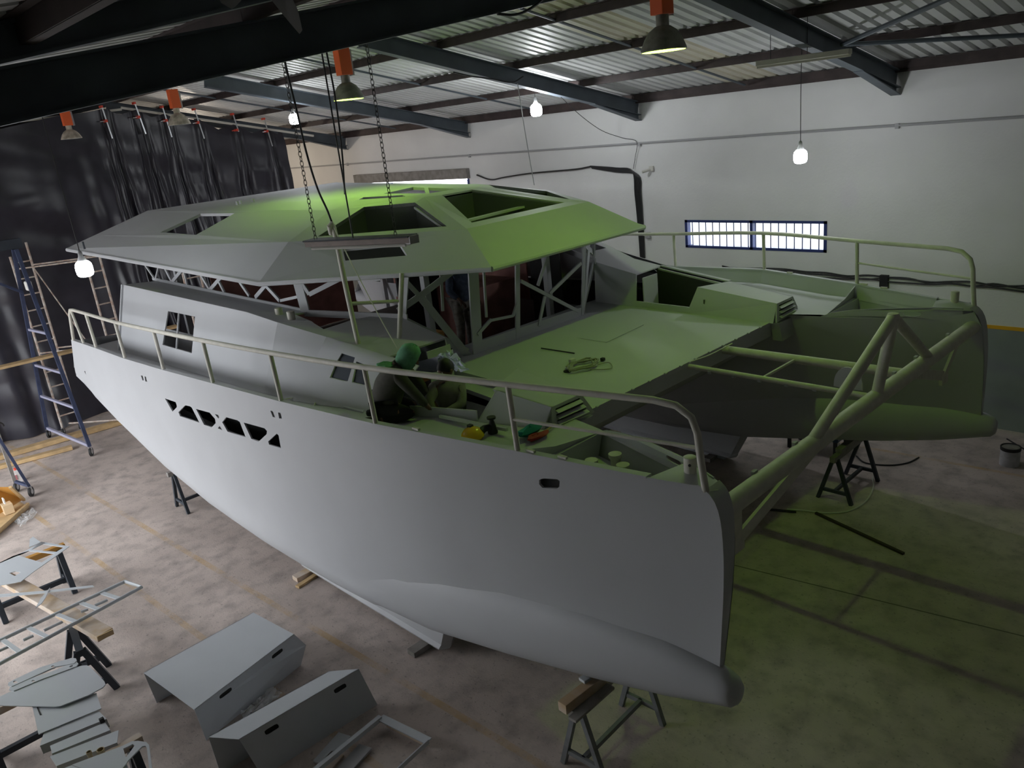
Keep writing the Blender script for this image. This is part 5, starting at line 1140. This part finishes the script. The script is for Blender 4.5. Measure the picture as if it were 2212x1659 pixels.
for k, (u, v) in enumerate(((912, 688), (955, 700), (975, 712), (990, 722), (965, 708))):
    p = onplane(u, v, (-10.0, YC, 2.3), (0, 0, 1)); tag(MB().box(p, (.20, .16, .01), Matrix.Rotation(k * .7, 3, 'Z')).build('paper_scrap', PALEP), 'pale paper scrap on the saloon floor', 'paper', 'paper scraps on the saloon floor')
# ================================================================== people
def skin_mesh(name, nodes, edges, material, parent, sub=2, root=0):
    me = bpy.data.meshes.new(name); loc = WL[parent.name]
    me.from_pydata([tuple(Vector(p) - loc) for p, r in nodes], edges, [])
    o = bpy.data.objects.new(name, me); C.objects.link(o)
    md = o.modifiers.new('skin', 'SKIN'); md.use_smooth_shade = True
    if not me.skin_vertices: bpy.context.view_layer.objects.active = o
    sv = me.skin_vertices[0].data if me.skin_vertices else None
    if sv is None:
        me.attributes  # skin layer appears with the modifier
    for i, (p, r) in enumerate(nodes):
        rr = r if isinstance(r, tuple) else (r, r); sv[i].radius = rr; sv[i].use_root = (i == root)
    s2_ = o.modifiers.new('sub', 'SUBSURF'); s2_.levels = sub; s2_.render_levels = sub
    bpy.context.view_layer.update()
    dg = bpy.context.evaluated_depsgraph_get(); m2 = bpy.data.meshes.new_from_object(o.evaluated_get(dg)); o.modifiers.clear(); o.data = m2
    m2.materials.clear(); m2.materials.append(material)
    for p in m2.polygons: p.use_smooth = True; p.material_index = 0
    o.parent = parent; WL[o.name] = loc
    return o
SKIN = mat('brown skin', (.16, .085, .055), .55); HAIR = mat('black hair', (.012, .011, .011), .6)

def person(label, J, shirt, trousers, headwear=None, longsleeve=True, grip=None):
    """J: joint positions (world) hip, chest, neck, head, face(dir), sh/el/ha x2, hp/kn/an/to x2"""
    t = thing('person', label, 'person', J['base'])
    hip, chest, neck, head = J['hip'], J['chest'], J['neck'], J['head']
    nodes = [(hip, .115), (lerp(hip, chest, .5), .12), (chest, .125), (neck, .05), (lerp(neck, head, .5), .05)]
    edges = [(0, 1), (1, 2), (2, 3), (3, 4)]
    def limb(start, pts):
        k = start
        for p, r in pts:
            nodes.append((p, r)); edges.append((k, len(nodes) - 1)); k = len(nodes) - 1
        return k
    hands = []
    for i in (0, 1):
        k = limb(2, [(J['sh'][i], .062), (lerp(J['sh'][i], J['el'][i], .5), .05), (J['el'][i], .042), (lerp(J['el'][i], J['ha'][i], .6), .034), (J['ha'][i], .028)])
        d = (J['ha'][i] - J['el'][i]).normalized(); d = (d + Vector(J.get('hd', (0, 0, 0)))).normalized(); sd = d.cross(Vector((0, 0, 1))); sd = sd.normalized() if sd.length > .1 else Vector((1, 0, 0)); nrm = sd.cross(d)
        pk = limb(k, [(J['ha'][i] + d * .06, (.034, .02))])
        for q, L in ((-.028, .060), (-.010, .072), (.010, .070), (.027, .054)):
            limb(pk, [(J['ha'][i] + d * .095 + sd * q, .010), (J['ha'][i] + d * (.095 + L * .55) + sd * q - nrm * .012, .009), (J['ha'][i] + d * (.095 + L * .85) + sd * q - nrm * .035, .008)])
        limb(k, [(J['ha'][i] + d * .045 + sd * .035, .011), (J['ha'][i] + d * .08 + sd * .055 - nrm * .015, .010), (J['ha'][i] + d * .105 + sd * .055 - nrm * .03, .008)])
    for i in (0, 1):
        limb(0, [(J['hp'][i], .085), (lerp(J['hp'][i], J['kn'][i], .5), .075), (J['kn'][i], .058), (lerp(J['kn'][i], J['an'][i], .4), .052), (J['an'][i], .036), (J['to'][i], .032)])
    # head
    fw = J['face'].normalized(); up = (J['head'] - J['neck']).normalized(); rt = fw.cross(up).normalized(); up = rt.cross(fw).normalized()
    body = skin_mesh('body', nodes, edges, SKIN, t)
    mb = MB(); n = 16; rows = []
    for a_ in range(11):
        a = math.pi * a_ / 10; z = math.cos(a); r = math.sin(a); row = []
        for k in range(n):
            b_ = 2 * math.pi * k / n; xx, yy_ = r * math.cos(b_), r * math.sin(b_)
            jaw = 1 - .22 * max(0, -z) ; fr_ = .105 * (1 + .05 * (yy_ > 0)); row.append(head + rt * xx * .078 * jaw + fw * yy_ * .098 * (1 - .12 * max(0, -z) * (yy_ < 0)) + up * z * .118)
        rows.append(row)
    mb.grid(rows, closed=True); hd_ = mb.build('head', SKIN, t, smooth=True)
    MB().add([head + fw * .092 + up * .02, head + fw * .122 - up * .025, head + fw * .09 - up * .035 + rt * .02, head + fw * .09 - up * .035 - rt * .02], [(0, 1, 2), (0, 3, 1), (1, 3, 2)]).build('nose', SKIN, hd_)
    for e in (-1, 1):
        MB().lathe([(.0, -.008), (.012, 0), (.0, .004)], head + fw * .088 + rt * .032 * e + up * .018, 8, axis=tuple(fw)).build('eye', PALEP, hd_); MB().lathe([(.012, 0), (.022, .008), (.02, .02), (.01, .024)], head + rt * .07 * e, 8, axis=tuple(rt * e)).build('ear', SKIN, hd_)
    MB().bar(head + fw * .090 - up * .06 - rt * .022, head + fw * .090 - up * .06 + rt * .022, .008, .008).build('mouth', mat('lips', (.12, .05, .04), .5), hd_)
    if headwear is None:
        mb = MB(); rows = []
        for a_ in range(7):
            a = math.pi * .56 * a_ / 6; row = []
            for k in range(n):
                b_ = 2 * math.pi * k / n; f_ = math.sin(b_); aa = a * (1.0 - .32 * max(0, f_)); row.append(head + rt * math.sin(aa) * math.cos(b_) * .085 + fw * math.sin(aa) * f_ * .105 + up * (math.cos(aa) * .128))
            rows.append(row)
        mb.grid(rows, closed=True); mb.build('hair', HAIR, t, smooth=True)
    else:
        mb = MB(); rows = []
        for a_ in range(12):
            a = math.pi * .98 * a_ / 11; row = []
            for k in range(n):
                b_ = 2 * math.pi * k / n; f_ = math.sin(b_); wr = 1 + .035 * math.sin(b_ * 6 + a * 5)
                fade = 1 if f_ < .45 or a < 1.0 else .86
                row.append(head + (rt * math.sin(a) * math.cos(b_) * .105 + fw * (math.sin(a) * f_ * .125 * fade - .01) + up * (math.cos(a) * .14 - .03 * (a > 1.7))) * wr)
            rows.append(row)
        mb.grid(rows, closed=True); mb.build('head_cloth', headwear, t, smooth=True)
        blob(J['hood'], (.09, .09, .03), 3).build('hood', headwear, t, smooth=True)
    # clothes
    nd = [(hip + (hip - chest).normalized() * .07, .185), (lerp(hip, chest, .33), .175), (lerp(hip, chest, .72), .185), (chest, .175), (lerp(chest, neck, .75), .085)]
    ed = [(0, 1), (1, 2), (2, 3), (3, 4)]
    for i in (0, 1):
        k = 3; seq = [(J['sh'][i], .082), (lerp(J['sh'][i], J['el'][i], .5), .068), (J['el'][i], .06)]
        if longsleeve: seq += [(lerp(J['el'][i], J['ha'][i], .5), .05), (lerp(J['el'][i], J['ha'][i], .9), .043)]
        for p, r in seq: nd.append((p, r)); ed.append((k, len(nd) - 1)); k = len(nd) - 1
    skin_mesh('shirt', nd, ed, shirt, t, sub=2)
    nd = [(hip, .15)]; ed = []
    for i in (0, 1):
        k = 0
        for p, r in [(J['hp'][i], .108), (lerp(J['hp'][i], J['kn'][i], .5), .098), (J['kn'][i], .08), (lerp(J['kn'][i], J['an'][i], .5), .072), (lerp(J['kn'][i], J['an'][i], .93), .06)]:
            nd.append((p, r)); ed.append((k, len(nd) - 1)); k = len(nd) - 1
    skin_mesh('trousers', nd, ed, trousers, t, sub=2)
    for i in (0, 1):
        skin_mesh('shoe', [(J['an'][i] + (J['an'][i] - J['to'][i]).normalized() * .04, .045), (lerp(J['an'][i], J['to'][i], .5), .05), (J['to'][i] + (J['to'][i] - J['an'][i]).normalized() * .05, .042)], [(0, 1), (1, 2)], BLACK, t, sub=1)
    return t
hdir = Vector((.70, .71, 0)); ndir = Vector((.71, -.70, 0))   # along the picture and towards the viewer
def Q(u, v, p0, off=0.0): return onplane(u, v, p0, ndir) + ndir * off
# the kneeling man
p0 = Vector((-6.62, 4.52, 2.95)); zq = zd(-6.6)
J = dict(base=(p0.x, p0.y, zq), hood=Q(836, 787, p0, .13), hip=Q(832, 872, p0), chest=Q(848, 808, p0), neck=Q(868, 782, p0), head=Q(885, 770, p0), face=hdir * .8 + Vector((.1, -.1, -.55)),
         sh=[Q(862, 800, p0, .17), Q(858, 796, p0, -.17)], el=[Q(895, 835, p0, .16), Q(900, 832, p0, -.14)], ha=[Q(925, 875, p0, .05), Q(930, 872, p0, -.12)],
         hp=[Q(835, 878, p0, .10), Q(832, 876, p0, -.10)], kn=[Q(898, 893, p0, .12), Q(895, 890, p0, -.14)], an=[Q(825, 903, p0, .13), Q(822, 899, p0, -.13)], to=[Q(795, 907, p0, .13), Q(795, 901, p0, -.13)])
for k in ('kn', 'an', 'to'):
    for q in J[k]: q.z = zq + {'kn': .085, 'an': .06, 'to': .05}[k]
person('man in mint green head cloth and dark sweater kneeling on the side deck', J, mat('dark olive sweater', (.075, .072, .060), .9, noise=.2, nscale=20), mat('black trousers', (.012, .012, .012), .9), headwear=mat('mint cloth', (.16, .40, .24), .9, noise=.2, nscale=25))
# the man in the hatch
p0 = Vector((-6.52, 5.06, 2.95))
J = dict(base=(p0.x, p0.y, 2.1), hip=Q(967, 895, p0) + Vector((0, 0, -.02)), chest=Q(968, 838, p0), neck=Q(967, 812, p0), head=Q(963, 795, p0, .03), face=-hdir * .6 + ndir * .7 + Vector((0, 0, -.3)),
         sh=[Q(940, 832, p0, .12), Q(995, 836, p0, -.02)], el=[Q(930, 852, p0, .26), Q(1000, 862, p0, .17)], ha=[Q(945, 872, p0, .32), Q(960, 875, p0, .30)],
         hp=[Q(960, 902, p0, .08), Q(975, 902, p0, -.08)], kn=[Q(958, 970, p0, .1), Q(975, 970, p0, -.08)], an=[Q(958, 1040, p0, .05), Q(975, 1040, p0, -.1)], to=[Q(945, 1042, p0, .1), Q(962, 1045, p0, -.05)])
person('bareheaded man leaning out of the cabin hatch in a khaki shirt', J, mat('khaki shirt', (.20, .19, .165), .9, noise=.15, nscale=20), MATS['black trousers'])
# the man inside the saloon
p0 = Vector((-9.9, 8.15, 2.22))
J = dict(base=(p0.x, p0.y, 2.22))
def S(dx, dy, z): return p0 + Vector((dx, dy, z))
J.update(hip=S(0, 0, .92), chest=S(.02, 0, 1.28), neck=S(.05, 0, 1.46), head=S(.08, 0, 1.60), face=Vector((.8, -.3, -.3)), sh=[S(.03, -.19, 1.38), S(.03, .19, 1.38)], el=[S(.06, -.26, 1.12), S(.06, .27, 1.12)], ha=[S(.22, -.20, .98), S(.2, .2, .95)],
         hp=[S(0, -.09, .88), S(0, .09, .88)], kn=[S(.04, -.10, .48), S(.02, .12, .48)], an=[S(0, -.11, .08), S(-.02, .13, .08)], to=[S(.14, -.13, .045), S(.12, .15, .045)])
person('man standing inside the saloon behind the lattice frame in blue shirt', J, mat('denim shirt', (.10, .13, .20), .9, noise=.4, nscale=18), mat('pale work trousers', (.36, .34, .30), .9, noise=.4, nscale=14))
